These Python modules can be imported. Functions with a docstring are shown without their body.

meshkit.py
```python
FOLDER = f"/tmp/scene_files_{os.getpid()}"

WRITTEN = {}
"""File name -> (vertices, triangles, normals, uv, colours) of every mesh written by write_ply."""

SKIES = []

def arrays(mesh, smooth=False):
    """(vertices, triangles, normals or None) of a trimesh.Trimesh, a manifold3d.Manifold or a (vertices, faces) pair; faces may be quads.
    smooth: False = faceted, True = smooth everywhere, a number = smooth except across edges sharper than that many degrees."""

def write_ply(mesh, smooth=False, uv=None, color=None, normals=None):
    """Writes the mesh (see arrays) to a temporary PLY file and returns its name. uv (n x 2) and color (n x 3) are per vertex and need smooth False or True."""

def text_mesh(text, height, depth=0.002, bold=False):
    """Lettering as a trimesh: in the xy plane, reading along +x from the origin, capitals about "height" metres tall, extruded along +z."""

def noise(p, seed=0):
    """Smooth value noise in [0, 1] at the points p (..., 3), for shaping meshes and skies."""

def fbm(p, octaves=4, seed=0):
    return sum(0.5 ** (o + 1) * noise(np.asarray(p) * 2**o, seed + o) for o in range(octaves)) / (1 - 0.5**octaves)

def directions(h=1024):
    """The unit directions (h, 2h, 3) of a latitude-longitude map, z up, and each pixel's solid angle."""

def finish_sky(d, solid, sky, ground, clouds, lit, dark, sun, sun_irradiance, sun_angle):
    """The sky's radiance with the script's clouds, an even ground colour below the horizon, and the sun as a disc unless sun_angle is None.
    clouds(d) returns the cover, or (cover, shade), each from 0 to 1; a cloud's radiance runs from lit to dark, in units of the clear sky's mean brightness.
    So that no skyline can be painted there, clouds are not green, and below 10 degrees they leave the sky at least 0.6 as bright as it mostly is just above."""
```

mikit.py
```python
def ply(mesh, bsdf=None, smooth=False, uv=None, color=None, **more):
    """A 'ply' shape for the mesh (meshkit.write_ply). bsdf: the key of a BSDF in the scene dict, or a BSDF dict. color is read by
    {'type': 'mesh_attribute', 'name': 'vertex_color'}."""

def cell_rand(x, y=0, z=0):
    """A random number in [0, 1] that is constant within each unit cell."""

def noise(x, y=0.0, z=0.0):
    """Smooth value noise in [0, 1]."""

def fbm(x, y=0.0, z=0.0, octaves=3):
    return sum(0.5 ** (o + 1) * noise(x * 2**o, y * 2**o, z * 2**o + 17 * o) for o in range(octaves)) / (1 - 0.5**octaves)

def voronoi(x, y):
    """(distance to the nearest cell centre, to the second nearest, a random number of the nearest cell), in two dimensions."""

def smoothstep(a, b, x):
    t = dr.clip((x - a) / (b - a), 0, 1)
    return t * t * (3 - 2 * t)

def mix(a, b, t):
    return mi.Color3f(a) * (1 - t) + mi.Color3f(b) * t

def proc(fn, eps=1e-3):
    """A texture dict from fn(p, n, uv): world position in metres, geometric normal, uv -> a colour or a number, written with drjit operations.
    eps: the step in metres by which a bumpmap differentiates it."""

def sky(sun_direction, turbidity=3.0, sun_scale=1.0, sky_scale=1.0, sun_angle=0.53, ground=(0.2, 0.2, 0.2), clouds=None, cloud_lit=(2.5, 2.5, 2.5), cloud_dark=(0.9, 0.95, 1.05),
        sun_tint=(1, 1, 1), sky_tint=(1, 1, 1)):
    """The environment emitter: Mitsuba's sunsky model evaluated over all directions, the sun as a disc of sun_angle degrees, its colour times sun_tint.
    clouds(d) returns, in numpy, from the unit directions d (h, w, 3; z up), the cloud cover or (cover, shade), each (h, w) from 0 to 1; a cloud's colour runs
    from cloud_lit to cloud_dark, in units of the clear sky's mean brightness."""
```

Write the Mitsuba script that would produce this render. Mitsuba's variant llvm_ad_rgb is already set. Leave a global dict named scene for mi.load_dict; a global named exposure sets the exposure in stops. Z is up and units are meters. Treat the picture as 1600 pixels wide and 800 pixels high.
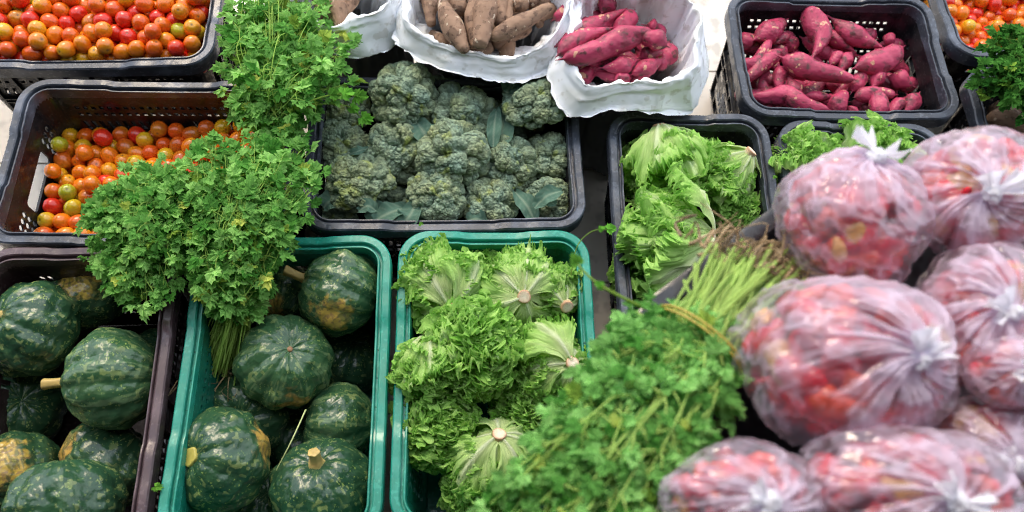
import math, random
import numpy as np, trimesh, drjit as dr, mitsuba as mi, mikit, meshkit
from shapely.geometry import Polygon, box as sbox, Point
from shapely import affinity
from shapely.ops import unary_union
from mikit import proc, noise, fbm, smoothstep, mix, cell_rand, voronoi
T = mi.ScalarTransform4f
scene, labels = {}, {}
rng = np.random.default_rng(7)
random.seed(7)

# ------------------------------------------------------------------ camera, light, exposure
EYE = np.array([0, 0, 1.707]); FWD = np.array([0, 0.43350181, -0.9011527]); UP = np.array([-0.09949342, 0.89668137, 0.43135087])
scene['camera'] = dict(type='thinlens', fov=63.62, fov_axis='x', aperture_radius=0.0058, focus_distance=1.56, near_clip=0.05, far_clip=60.0,
                       to_world=T().look_at(origin=EYE.tolist(), target=(EYE + FWD).tolist(), up=UP.tolist()))
scene['sky_light'] = mikit.sky([-0.25, 0.62, 0.74], turbidity=3, sun_scale=0.2, sun_angle=25, clouds=lambda d: 1.0,
                               cloud_lit=(2.3, 2.5, 2.82), cloud_dark=(0.9, 0.95, 1.05), ground=(0.18, 0.18, 0.18))
exposure = 3.2

# ------------------------------------------------------------------ layout (metres)
PUMPKINS = [('a',[-0.87,0.461,0.235],0.0864,[-0.493,-0.002,0.87],'long'),('b',[-0.825,0.57,0.16],0.084,[0.39,-0.653,-0.649],'none'),('c',[-0.692,0.382,0.24],0.0888,[-0.978,-0.197,0.07],'long'),('d',[-0.93,0.346,0.11],0.0961,[0.662,-0.031,0.749],'none'),('e',[-0.857,0.21,0.16],0.0829,[-0.674,0.71,-0.205],'none'),('f',[-0.703,0.252,0.13],0.0878,[-0.543,-0.83,-0.124],'none'),('g',[-0.7,0.157,0.255],0.0918,[0.204,-0.954,-0.22],'none'),('h',[-0.458,0.613,0.14],0.0754,[-0.076,0.963,-0.259],'none'),('i',[-0.322,0.596,0.235],0.0835,[-0.958,0.195,0.208],'long'),('j',[-0.402,0.452,0.22],0.0869,[0.331,0.074,0.941],'scar'),('k',[-0.48,0.37,0.13],0.0834,[0.148,-0.415,0.898],'scar'),('l',[-0.476,0.26,0.225],0.0898,[-0.446,-0.141,0.884],'cut'),('m',[-0.295,0.363,0.15],0.075,[-0.979,-0.084,0.187],'none'),('n',[-0.295,0.237,0.2],0.0883,[-0.08,0.467,0.881],'short'),('o',[-0.421,0.209,0.09],0.072,[0.352,0.427,0.833],'none'),('p',[-0.373,0.349,0.03],0.0773,[0.352,0.427,0.833],'none'),('q',[-0.697,0.481,0.06],0.0656,[0.352,0.427,0.833],'none'),('r',[-0.322,0.52,0.06],0.0795,[0.352,0.427,0.833],'none')]
PATCHES = {1:([0.131,0.098,0.987],0.527),4:([0.235,0.023,0.972],0.527),5:([-0.772,0.127,0.623],0.357),7:([-0.165,-0.774,0.612],0.4675),8:([0.094,-0.819,0.566],0.442),11:([0.899,0.394,0.19],0.34),3:([-0.098,-0.686,0.721],0.2125),9:([0.432,-0.891,0.141],0.255)}
BROCCOLI = [([-0.253,1.015,0.3],0.0702),([-0.378,1.001,0.24],0.0572),([-0.373,0.911,0.24],0.0586),([-0.13,1.0,0.265],0.0725),([0.017,1.025,0.3],0.069),([-0.256,0.912,0.25],0.0715),([-0.138,0.892,0.285],0.0737),([-0.318,0.819,0.265],0.068),([-0.025,0.904,0.255],0.0606),([0.061,0.937,0.24],0.0563),([-0.16,0.801,0.265],0.06),([-0.056,0.81,0.245],0.0569),([0.063,0.835,0.24],0.0496),([-0.362,0.77,0.21],0.0444),([-0.193,1.068,0.22],0.0559),([-0.068,1.075,0.22],0.0532),([-0.219,0.995,0.2],0.0666),([-0.098,0.903,0.2],0.0651),([-0.262,0.812,0.19],0.0533),([-0.027,1.024,0.19],0.059)]
BROCLEAF = [([[-0.046,1.031,0.328],[-0.029,1.05,0.338],[0.014,1.071,0.328]],0.02),([[0.087,1.06,0.333],[0.076,1.034,0.343],[0.064,1.032,0.333]],0.0106),([[-0.194,0.919,0.293],[-0.203,0.933,0.303],[-0.22,0.96,0.293]],0.0211),([[-0.054,0.916,0.288],[-0.047,0.957,0.298],[-0.049,1.016,0.288]],0.0226),([[-0.06,0.916,0.298],[-0.062,0.956,0.308],[-0.062,1.011,0.298]],0.0132),([[-0.272,0.731,0.283],[-0.243,0.747,0.293],[-0.215,0.766,0.283]],0.0177),([[-0.257,0.739,0.258],[-0.269,0.754,0.268],[-0.294,0.771,0.258]],0.0231),([[-0.218,0.727,0.283],[-0.205,0.743,0.293],[-0.199,0.772,0.283]],0.0202),([[-0.379,0.756,0.268],[-0.367,0.766,0.278],[-0.354,0.777,0.268]],0.0192),([[0.037,0.769,0.278],[0.018,0.797,0.288],[-0.006,0.829,0.278]],0.0167),([[0.042,0.794,0.303],[0.058,0.809,0.313],[0.085,0.828,0.303]],0.0152),([[0.034,0.786,0.298],[0.051,0.801,0.308],[0.075,0.798,0.298]],0.0127),([[-0.095,0.759,0.268],[-0.076,0.76,0.278],[-0.056,0.756,0.268]],0.0153),([[-0.305,0.746,0.288],[-0.287,0.754,0.298],[-0.271,0.75,0.288]],0.0126),([[-0.343,0.874,0.288],[-0.326,0.875,0.298],[-0.31,0.89,0.288]],0.0091),([[-0.178,1.019,0.278],[-0.189,1.006,0.288],[-0.21,1.004,0.278]],0.0136)]
LETTUCE = [('a',[-0.102,0.553,0.32],[-0.358,0.799,-0.482],0.135,'bottom'),('b',[0.029,0.582,0.335],[-0.051,0.514,-0.856],0.125,'bottom'),('c',[0.123,0.468,0.325],[-0.312,0.03,-0.95],0.125,'bottom'),('d',[0.008,0.334,0.305],[-0.099,-0.438,-0.893],0.135,'bottom'),('e',[-0.055,0.496,0.215],[0.034,-0.124,0.992],0.175,'frill'),('f',[-0.13,0.496,0.325],[0.192,-0.896,-0.401],0.12,'side'),('g',[0.108,0.582,0.31],[-0.381,0.754,-0.535],0.1,'side'),('h',[-0.1,0.381,0.19],[-0.073,-0.459,0.885],0.14,'frill'),('i',[0.007,0.518,0.17],[0.063,-0.197,0.978],0.125,'frill'),('j',[-0.049,0.695,0.19],[0.054,-0.367,0.929],0.1,'frill'),('k',[-0.159,0.665,0.2],[0.086,-0.495,0.865],0.09,'frill'),('l',[0.053,0.42,0.17],[0.056,-0.255,0.965],0.12,'frill'),('m',[-0.028,0.274,0.14],[0.028,-0.263,0.965],0.12,'frill'),('n',[0.089,0.71,0.16],[-0.052,-0.306,0.951],0.08,'frill'),('A',[0.272,0.991,0.32],[0.274,-0.825,-0.495],0.15,'side'),('B',[0.455,0.947,0.325],[-0.579,-0.44,-0.686],0.13,'side'),('C',[0.37,0.743,0.34],[-0.908,0.027,-0.418],0.165,'side'),('D',[0.459,0.877,0.18],[-0.237,-0.339,0.911],0.11,'frill'),('E',[0.263,0.715,0.19],[-0.159,-0.375,0.913],0.11,'frill'),('F',[0.259,0.973,0.18],[-0.135,-0.575,0.807],0.1,'frill'),('G',[0.382,0.99,0.19],[-0.15,-0.578,0.802],0.1,'frill'),('H',[0.33,0.727,0.18],[-0.108,-0.332,0.937],0.12,'frill'),('R',[0.601,0.937,0.24],[-0.522,0.58,0.625],0.115,'side'),('S',[0.691,0.965,0.25],[0.78,0.52,0.349],0.125,'side'),('T',[0.697,1.048,0.15],[-0.371,-0.288,0.883],0.09,'frill')]
POTATO_CRATE = [([[0.46,1.271,0.25],[0.48,1.297,0.25],[0.509,1.314,0.25]],0.0246),([[0.494,1.292,0.265],[0.534,1.323,0.265],[0.57,1.358,0.265]],0.0274),([[0.451,1.211,0.265],[0.494,1.23,0.265],[0.532,1.297,0.265]],0.0156),([[0.47,1.175,0.26],[0.51,1.226,0.26],[0.558,1.275,0.26]],0.0211),([[0.543,1.3,0.25],[0.584,1.331,0.25]],0.0131),([[0.62,1.249,0.275],[0.645,1.31,0.275],[0.623,1.371,0.275],[0.633,1.395,0.275]],0.0284),([[0.672,1.374,0.27],[0.722,1.328,0.27],[0.782,1.302,0.27]],0.0249),([[0.548,1.231,0.285],[0.607,1.207,0.285],[0.704,1.191,0.285]],0.0281),([[0.71,1.227,0.28],[0.776,1.257,0.28],[0.824,1.299,0.28]],0.0296),([[0.474,1.119,0.28],[0.53,1.129,0.28],[0.555,1.139,0.28],[0.587,1.112,0.28],[0.644,1.106,0.28]],0.022),([[0.546,1.167,0.255],[0.55,1.203,0.255],[0.569,1.23,0.255]],0.0197),([[0.568,1.199,0.262],[0.577,1.169,0.262],[0.593,1.147,0.262]],0.0198),([[0.517,1.201,0.245],[0.549,1.201,0.245]],0.0128),([[0.604,1.16,0.25],[0.666,1.165,0.25]],0.0155),([[0.708,1.155,0.27],[0.75,1.17,0.27],[0.797,1.173,0.27]],0.0181),([[0.758,1.171,0.275],[0.757,1.14,0.275],[0.755,1.103,0.275]],0.0209),([[0.782,1.123,0.265],[0.818,1.169,0.265]],0.018),([[0.816,1.127,0.265],[0.834,1.157,0.265],[0.854,1.187,0.265]],0.0194),([[0.75,1.186,0.27],[0.765,1.214,0.27],[0.787,1.234,0.27]],0.0154),([[0.793,1.229,0.26],[0.821,1.222,0.26],[0.846,1.21,0.26]],0.0242),([[0.659,1.112,0.265],[0.673,1.141,0.265],[0.692,1.174,0.265]],0.0221),([[0.709,1.18,0.26],[0.723,1.206,0.26],[0.743,1.237,0.26]],0.0183),([[0.664,1.244,0.265],[0.69,1.28,0.265]],0.0143),([[0.687,1.228,0.262],[0.697,1.255,0.262],[0.715,1.286,0.262]],0.0185),([[0.658,1.356,0.25],[0.691,1.33,0.25],[0.727,1.301,0.25]],0.0206),([[0.697,1.117,0.255],[0.716,1.139,0.255]],0.0167),([[0.876,1.142,0.25],[0.855,1.143,0.25],[0.822,1.142,0.25]],0.0084),([[0.812,1.356,0.255],[0.811,1.326,0.255]],0.0147),([[0.753,1.378,0.225],[0.797,1.368,0.225]],0.021),([[0.466,1.106,0.25],[0.502,1.122,0.25],[0.544,1.119,0.25]],0.0195),([[0.574,1.115,0.255],[0.593,1.111,0.255]],0.0167),([[0.454,1.159,0.25],[0.475,1.127,0.25]],0.0169),([[0.618,1.126,0.24],[0.64,1.138,0.24]],0.0168),([[0.736,1.139,0.24],[0.755,1.159,0.24]],0.0169),([[0.581,1.364,0.22],[0.6,1.31,0.22]],0.0225),([[0.664,1.218,0.23],[0.707,1.213,0.23]],0.0202),([[0.501,1.242,0.22],[0.521,1.19,0.22]],0.0204),([[0.612,1.223,0.215],[0.67,1.216,0.215]],0.0218),([[0.655,1.188,0.21],[0.712,1.177,0.21]],0.0217),([[0.539,1.182,0.21],[0.595,1.163,0.21]],0.0216),([[0.776,1.262,0.215],[0.83,1.214,0.215]],0.0235),([[0.728,1.188,0.21],[0.799,1.175,0.21]],0.0217),([[0.625,1.351,0.22],[0.689,1.302,0.22]],0.0239),([[0.512,1.293,0.215],[0.57,1.254,0.215]],0.0222),([[0.752,1.314,0.215],[0.806,1.265,0.215]],0.0237),([[0.832,1.323,0.205],[0.873,1.291,0.205]],0.0209),([[0.868,1.23,0.2],[0.893,1.194,0.2]],0.0205),([[0.609,1.216,0.197],[0.575,1.176,0.197],[0.547,1.146,0.197]],0.0176),([[0.545,1.296,0.219],[0.508,1.257,0.219],[0.487,1.259,0.219]],0.0174),([[0.675,1.279,0.221],[0.671,1.242,0.221],[0.681,1.214,0.221]],0.0173),([[0.591,1.342,0.195],[0.603,1.333,0.195],[0.622,1.293,0.195]],0.0176),([[0.523,1.323,0.216],[0.527,1.287,0.216],[0.541,1.251,0.216]],0.0178),([[0.868,1.368,0.213],[0.834,1.353,0.213],[0.8,1.325,0.213]],0.0203),([[0.571,1.215,0.226],[0.538,1.183,0.226],[0.509,1.168,0.226]],0.018),([[0.643,1.304,0.214],[0.653,1.285,0.214],[0.666,1.252,0.214]],0.0167),([[0.625,1.345,0.223],[0.662,1.32,0.223],[0.7,1.314,0.223]],0.0188),([[0.555,1.316,0.226],[0.517,1.308,0.226],[0.477,1.286,0.226]],0.0177),([[0.856,1.398,0.202],[0.852,1.356,0.202],[0.845,1.33,0.202]],0.0211),([[0.619,1.315,0.197],[0.629,1.275,0.197],[0.643,1.244,0.197]],0.0191),([[0.636,1.226,0.204],[0.624,1.175,0.204],[0.633,1.153,0.204]],0.0208),([[0.617,1.234,0.212],[0.614,1.193,0.212],[0.613,1.149,0.212]],0.0188),([[0.818,1.366,0.222],[0.802,1.326,0.222],[0.809,1.297,0.222]],0.0188),([[0.552,1.175,0.208],[0.52,1.169,0.208],[0.475,1.152,0.208]],0.017),([[0.503,1.341,0.195],[0.54,1.338,0.195],[0.56,1.317,0.195]],0.0216),([[0.578,1.339,0.204],[0.535,1.316,0.204],[0.495,1.307,0.204]],0.0179),([[0.746,1.316,0.221],[0.706,1.317,0.221],[0.675,1.299,0.221]],0.018),([[0.814,1.279,0.204],[0.856,1.26,0.204],[0.893,1.268,0.204]],0.0202),([[0.576,1.251,0.216],[0.608,1.247,0.216],[0.65,1.244,0.216]],0.0213),([[0.633,1.223,0.215],[0.595,1.207,0.215],[0.548,1.208,0.215]],0.0194),([[0.537,1.235,0.23],[0.522,1.2,0.23],[0.53,1.162,0.23]],0.0171),([[0.585,1.304,0.204],[0.615,1.303,0.204],[0.652,1.298,0.204]],0.0181),([[0.603,1.21,0.213],[0.556,1.202,0.213],[0.518,1.186,0.213]],0.018),([[0.663,1.242,0.226],[0.634,1.197,0.226],[0.602,1.173,0.226]],0.0213),([[0.579,1.336,0.21],[0.561,1.295,0.21],[0.536,1.256,0.21]],0.0176),([[0.696,1.241,0.228],[0.7,1.209,0.228],[0.679,1.169,0.228]],0.0193),([[0.56,1.33,0.224],[0.567,1.297,0.224],[0.589,1.272,0.224]],0.0205),([[0.476,1.172,0.221],[0.519,1.171,0.221],[0.539,1.162,0.221]],0.017)]
POTATO_SACK = [([[0.045,1.103,0.4],[0.103,1.15,0.4],[0.183,1.218,0.4]],0.0218),([[0.051,1.069,0.415],[0.084,1.109,0.415],[0.151,1.15,0.415]],0.0215),([[0.166,1.154,0.39],[0.186,1.19,0.39],[0.201,1.223,0.39]],0.0222),([[0.061,1.053,0.425],[0.123,1.079,0.425],[0.17,1.114,0.425],[0.233,1.145,0.425]],0.0237),([[0.21,1.126,0.425],[0.238,1.123,0.425],[0.264,1.11,0.425]],0.0229),([[0.142,1.057,0.405],[0.175,1.064,0.405],[0.207,1.084,0.405]],0.019),([[0.201,1.052,0.4],[0.229,1.072,0.4],[0.259,1.095,0.4]],0.0177),([[0.107,1.07,0.395],[0.126,1.085,0.395],[0.139,1.1,0.395]],0.0166),([[0.217,1.104,0.39],[0.238,1.116,0.39],[0.266,1.123,0.39]],0.0155),([[0.167,1.039,0.395],[0.198,1.046,0.395]],0.0127),([[0.038,1.186,0.385],[0.081,1.229,0.385]],0.0185),([[0.047,1.136,0.385],[0.044,1.103,0.385]],0.017),([[0.133,1.102,0.39],[0.159,1.089,0.39]],0.0155),([[0.23,1.198,0.38],[0.257,1.193,0.38]],0.0186),([[0.136,1.22,0.38],[0.161,1.276,0.38]],0.0214),([[0.273,1.111,0.37],[0.286,1.162,0.37]],0.0183),([[0.092,1.06,0.375],[0.13,1.06,0.375]],0.018),([[0.208,1.161,0.36],[0.262,1.151,0.36]],0.024),([[0.089,1.129,0.36],[0.141,1.169,0.36]],0.0238),([[0.129,1.061,0.382],[0.175,1.058,0.382],[0.219,1.075,0.382]],0.0167),([[0.201,1.044,0.382],[0.242,1.078,0.382]],0.014),([[0.11,1.091,0.378],[0.14,1.062,0.378]],0.0155),([[0.259,1.09,0.378],[0.274,1.129,0.378]],0.0155),([[0.086,1.076,0.372],[0.124,1.068,0.372]],0.0142),([[0.157,1.05,0.372],[0.202,1.05,0.372]],0.0129),([[0.117,1.265,0.346],[0.126,1.23,0.346],[0.119,1.194,0.346]],0.0201),([[0.228,1.119,0.362],[0.208,1.076,0.362],[0.201,1.057,0.362]],0.0218),([[0.177,1.256,0.346],[0.158,1.222,0.346],[0.148,1.197,0.346]],0.0227),([[0.161,1.16,0.345],[0.189,1.136,0.345],[0.23,1.112,0.345]],0.0212),([[0.136,1.192,0.359],[0.158,1.183,0.359],[0.194,1.157,0.359]],0.0183),([[0.214,1.163,0.35],[0.233,1.142,0.35],[0.267,1.123,0.35]],0.0201),([[0.111,1.173,0.364],[0.158,1.174,0.364],[0.195,1.16,0.364]],0.0195),([[0.282,1.179,0.358],[0.261,1.14,0.358],[0.23,1.112,0.358]],0.0186),([[0.262,1.223,0.361],[0.253,1.191,0.361],[0.235,1.153,0.361]],0.0197),([[0.187,1.258,0.348],[0.166,1.22,0.348],[0.161,1.167,0.348]],0.0223),([[0.093,1.249,0.353],[0.099,1.207,0.353],[0.122,1.177,0.353]],0.0195),([[0.184,1.235,0.349],[0.164,1.198,0.349],[0.153,1.146,0.349]],0.0231),([[0.137,1.176,0.356],[0.143,1.151,0.356],[0.158,1.12,0.356]],0.0182),([[0.182,1.114,0.346],[0.19,1.082,0.346],[0.175,1.053,0.346]],0.0196)]
CASSAVA = [([[-0.193,1.175,0.42],[-0.166,1.112,0.42],[-0.128,1.049,0.42]],0.022),([[-0.129,1.21,0.41],[-0.126,1.134,0.41],[-0.114,1.068,0.41]],0.0158),([[-0.099,1.195,0.43],[-0.102,1.127,0.43],[-0.102,1.056,0.43]],0.0233),([[-0.074,1.239,0.405],[-0.073,1.187,0.405],[-0.073,1.137,0.405]],0.0146),([[-0.059,1.22,0.4],[-0.056,1.143,0.4]],0.0106),([[0.029,1.19,0.42],[-0.024,1.14,0.42],[-0.086,1.089,0.42]],0.0182),([[-0.033,1.258,0.4],[-0.033,1.206,0.4],[-0.037,1.186,0.4]],0.016),([[-0.009,1.257,0.395],[-0.009,1.208,0.395]],0.0187),([[-0.212,1.217,0.4],[-0.216,1.165,0.4],[-0.208,1.124,0.4]],0.0159),([[-0.178,1.266,0.4],[-0.155,1.161,0.4]],0.0187),([[-0.242,1.236,0.385],[-0.212,1.171,0.385]],0.0161),([[0.005,1.251,0.385],[0.015,1.214,0.385]],0.0161),([[-0.178,1.146,0.36],[-0.099,1.156,0.36]],0.0212),([[-0.073,1.159,0.36],[-0.01,1.211,0.36]],0.0213),([[-0.189,1.231,0.36],[-0.055,1.258,0.36]],0.0244),([[-0.172,1.1,0.375],[-0.124,1.083,0.375],[-0.081,1.108,0.375]],0.0156),([[-0.081,1.107,0.38],[-0.045,1.137,0.38],[-0.008,1.164,0.38]],0.0143),([[0.004,1.19,0.375],[0.036,1.229,0.375]],0.016),([[-0.212,1.128,0.375],[-0.171,1.094,0.375]],0.0144),([[-0.129,1.27,0.36],[-0.08,1.159,0.36]],0.0201),([[-0.088,1.206,0.358],[-0.157,1.14,0.358]],0.0194),([[-0.186,1.286,0.35],[-0.172,1.173,0.35]],0.0194),([[-0.039,1.234,0.354],[-0.068,1.147,0.354]],0.0165),([[-0.048,1.235,0.364],[-0.073,1.14,0.364]],0.0179),([[-0.06,1.187,0.366],[-0.05,1.079,0.366]],0.0174),([[-0.173,1.188,0.356],[-0.162,1.079,0.356]],0.0183),([[-0.01,1.28,0.367],[0.011,1.177,0.367]],0.0184),([[-0.073,1.204,0.36],[-0.095,1.1,0.36]],0.0191),([[-0.189,1.231,0.363],[-0.115,1.178,0.363]],0.0185)]
CASSAVA_LEFT = [([[-0.416,1.182,0.4],[-0.399,1.133,0.4],[-0.385,1.093,0.4]],0.0197),([[-0.378,1.214,0.39],[-0.381,1.17,0.39],[-0.388,1.136,0.39]],0.0146),([[-0.449,1.191,0.385],[-0.421,1.127,0.385]],0.0185)]
BAGS = [('a',[0.409,0.518,0.83],0.0865,0.0834,[0.112,0.607,0.787]),('b',[0.579,0.571,0.83],0.0949,0.0788,[-0.364,-0.469,0.805]),('c',[0.393,0.336,0.825],0.1225,0.0919,[0.404,-0.251,0.88]),('d',[0.566,0.405,0.81],0.0824,0.0854,[-0.182,-0.237,0.954]),('e',[0.435,0.192,0.84],0.1106,0.0637,[0.306,-0.302,0.903]),('f',[0.572,0.257,0.79],0.0691,0.0618,[-0.285,-0.453,0.845]),('g',[0.262,0.168,0.845],0.079,0.0474,[0.237,-0.273,0.933]),('h',[0.565,0.329,0.86],0.0527,0.0386,[-0.124,-0.403,0.907])]
BUNCHES = {'top':([-0.495,0.787,0.345],[-0.48,0.862,0.36],[([-0.545,1.063,0.42],0.0691),([-0.488,1.102,0.43],0.0694),([-0.525,0.963,0.41],0.059),([-0.455,1.002,0.43],0.0639),([-0.404,0.986,0.42],0.0554),([-0.529,0.888,0.4],0.0424),([-0.394,1.059,0.41],0.0442),([-0.36,1.039,0.4],0.0316),([-0.375,0.944,0.4],0.0344),([-0.468,0.917,0.4],0.0427),([-0.54,1.208,0.41],0.0787)]),'left':([-0.635,0.653,0.34],[-0.646,0.667,0.36],[([-0.685,0.677,0.4],0.0525),([-0.709,0.624,0.39],0.0508),([-0.644,0.72,0.4],0.0404),([-0.654,0.606,0.4],0.0614),([-0.681,0.547,0.36],0.045),([-0.629,0.533,0.35],0.0473),([-0.598,0.592,0.39],0.0504),([-0.733,0.657,0.38],0.0275),([-0.601,0.671,0.41],0.0566),([-0.654,0.514,0.33],0.0295),([-0.725,0.58,0.36],0.0284)]),'right':([-0.524,0.444,0.2],[-0.493,0.517,0.29],[([-0.546,0.736,0.41],0.0531),([-0.49,0.778,0.41],0.049),([-0.432,0.757,0.41],0.0557),([-0.383,0.735,0.4],0.0325),([-0.492,0.678,0.42],0.062),([-0.427,0.67,0.4],0.0512),([-0.563,0.675,0.41],0.0544),([-0.463,0.606,0.38],0.0475),([-0.517,0.594,0.38],0.0541),([-0.549,0.577,0.34],0.0322),([-0.481,0.592,0.36],0.0365),([-0.424,0.813,0.39],0.0334)]),'fore':([0.3,0.449,0.8],[0.231,0.353,0.8],[([0.191,0.328,0.79],0.0466),([0.132,0.291,0.79],0.0443),([0.209,0.271,0.78],0.0406),([0.092,0.237,0.78],0.0473),([0.149,0.219,0.79],0.0536),([0.06,0.179,0.77],0.0465),([0.116,0.153,0.79],0.0519),([0.185,0.194,0.79],0.0424),([0.021,0.15,0.75],0.0324),([0.16,0.365,0.79],0.0191),([0.229,0.332,0.79],0.0301),([0.237,0.262,0.77],0.0208),([0.127,0.109,0.78],0.0547),([0.175,0.277,0.8],0.0436)]),'dark':([1.085,1.136,0.34],[1.063,1.159,0.35],[([0.984,1.225,0.39],0.0426),([0.954,1.163,0.39],0.0393),([0.987,1.16,0.4],0.0456),([0.971,1.116,0.38],0.0417),([1.023,1.256,0.39],0.0403),([0.942,1.145,0.37],0.0237),([1.024,1.122,0.37],0.0524),([0.97,1.266,0.38],0.0243)])}
STRAY = [[[-0.34,0.361,0.24],[-0.347,0.296,0.27],[-0.367,0.249,0.25]],[[0.167,0.389,0.79],[0.139,0.395,0.8],[0.103,0.413,0.8],[0.079,0.441,0.79]],[[0.111,0.635,0.33],[0.117,0.681,0.36],[0.141,0.709,0.37],[0.172,0.722,0.36]],[[-0.481,0.863,0.37],[-0.421,0.886,0.42],[-0.364,0.911,0.43],[-0.326,0.927,0.41]],[[-0.482,0.885,0.36],[-0.416,0.901,0.4],[-0.346,0.917,0.39],[-0.317,0.912,0.36]]]
BITS = [[-0.541,0.193,0.316],[0.501,0.9,0.318],[-0.181,0.716,0.318]]
BROWNROOT = [([[0.989,1.128,0.27],[1.032,1.13,0.28],[1.094,1.089,0.28]],0.024),([[1.028,1.183,0.23],[1.104,1.203,0.24]],0.022)]
BULBS = [([0.968,1.102,0.285],0.009),([0.964,1.119,0.285],0.007)]

# ------------------------------------------------------------------ helpers
def numbered(name):
    if name not in USED:
        USED[name] = 0
        return name
    USED[name] += 1
    return '%s_%03d' % (name, USED[name])
USED = {}

def thing(name, label, cat, group=None, kind=None):
    key = numbered(name)
    labels[key] = {'label': label, 'category': cat}
    if group: labels[key]['group'] = group
    if kind: labels[key]['kind'] = kind
    return key

def part(parent, name, shape, label=None, kind=None, to_world=None):
    key = numbered(parent + '__' + name)
    scene[key] = dict(shape) if to_world is None else {**shape, 'to_world': to_world}
    if label or kind:
        labels[key] = {}
        if label: labels[key]['label'] = label
        if kind: labels[key]['kind'] = kind
    return key

def struct(name, shape, label):
    key = numbered(name)
    scene[key] = shape
    labels[key] = {'label': label, 'category': name.replace('_', ' '), 'kind': 'structure'}
    return key

def nrm(v):
    v = np.asarray(v, float)
    return v / np.linalg.norm(v)

def cat(meshes):
    """joins (v, f) or (v, f, c) tuples"""
    n, V, F, C = 0, [], [], []
    for m in meshes:
        V.append(m[0]); F.append(np.asarray(m[1]) + n); n += len(m[0])
        if len(m) > 2: C.append(m[2])
    return (np.vstack(V), np.vstack(F)) + ((np.vstack(C),) if C else ())

def grid_faces(n, m, wrap_n=False, wrap_m=False):
    i, j = np.meshgrid(np.arange(n if wrap_n else n - 1), np.arange(m if wrap_m else m - 1), indexing='ij')
    i, j = i.ravel(), j.ravel(); i2, j2 = (i + 1) % n, (j + 1) % m
    a, b, c, d = i * m + j, i2 * m + j, i2 * m + j2, i * m + j2
    return np.vstack([np.stack([a, b, c], 1), np.stack([a, c, d], 1)])

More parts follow.
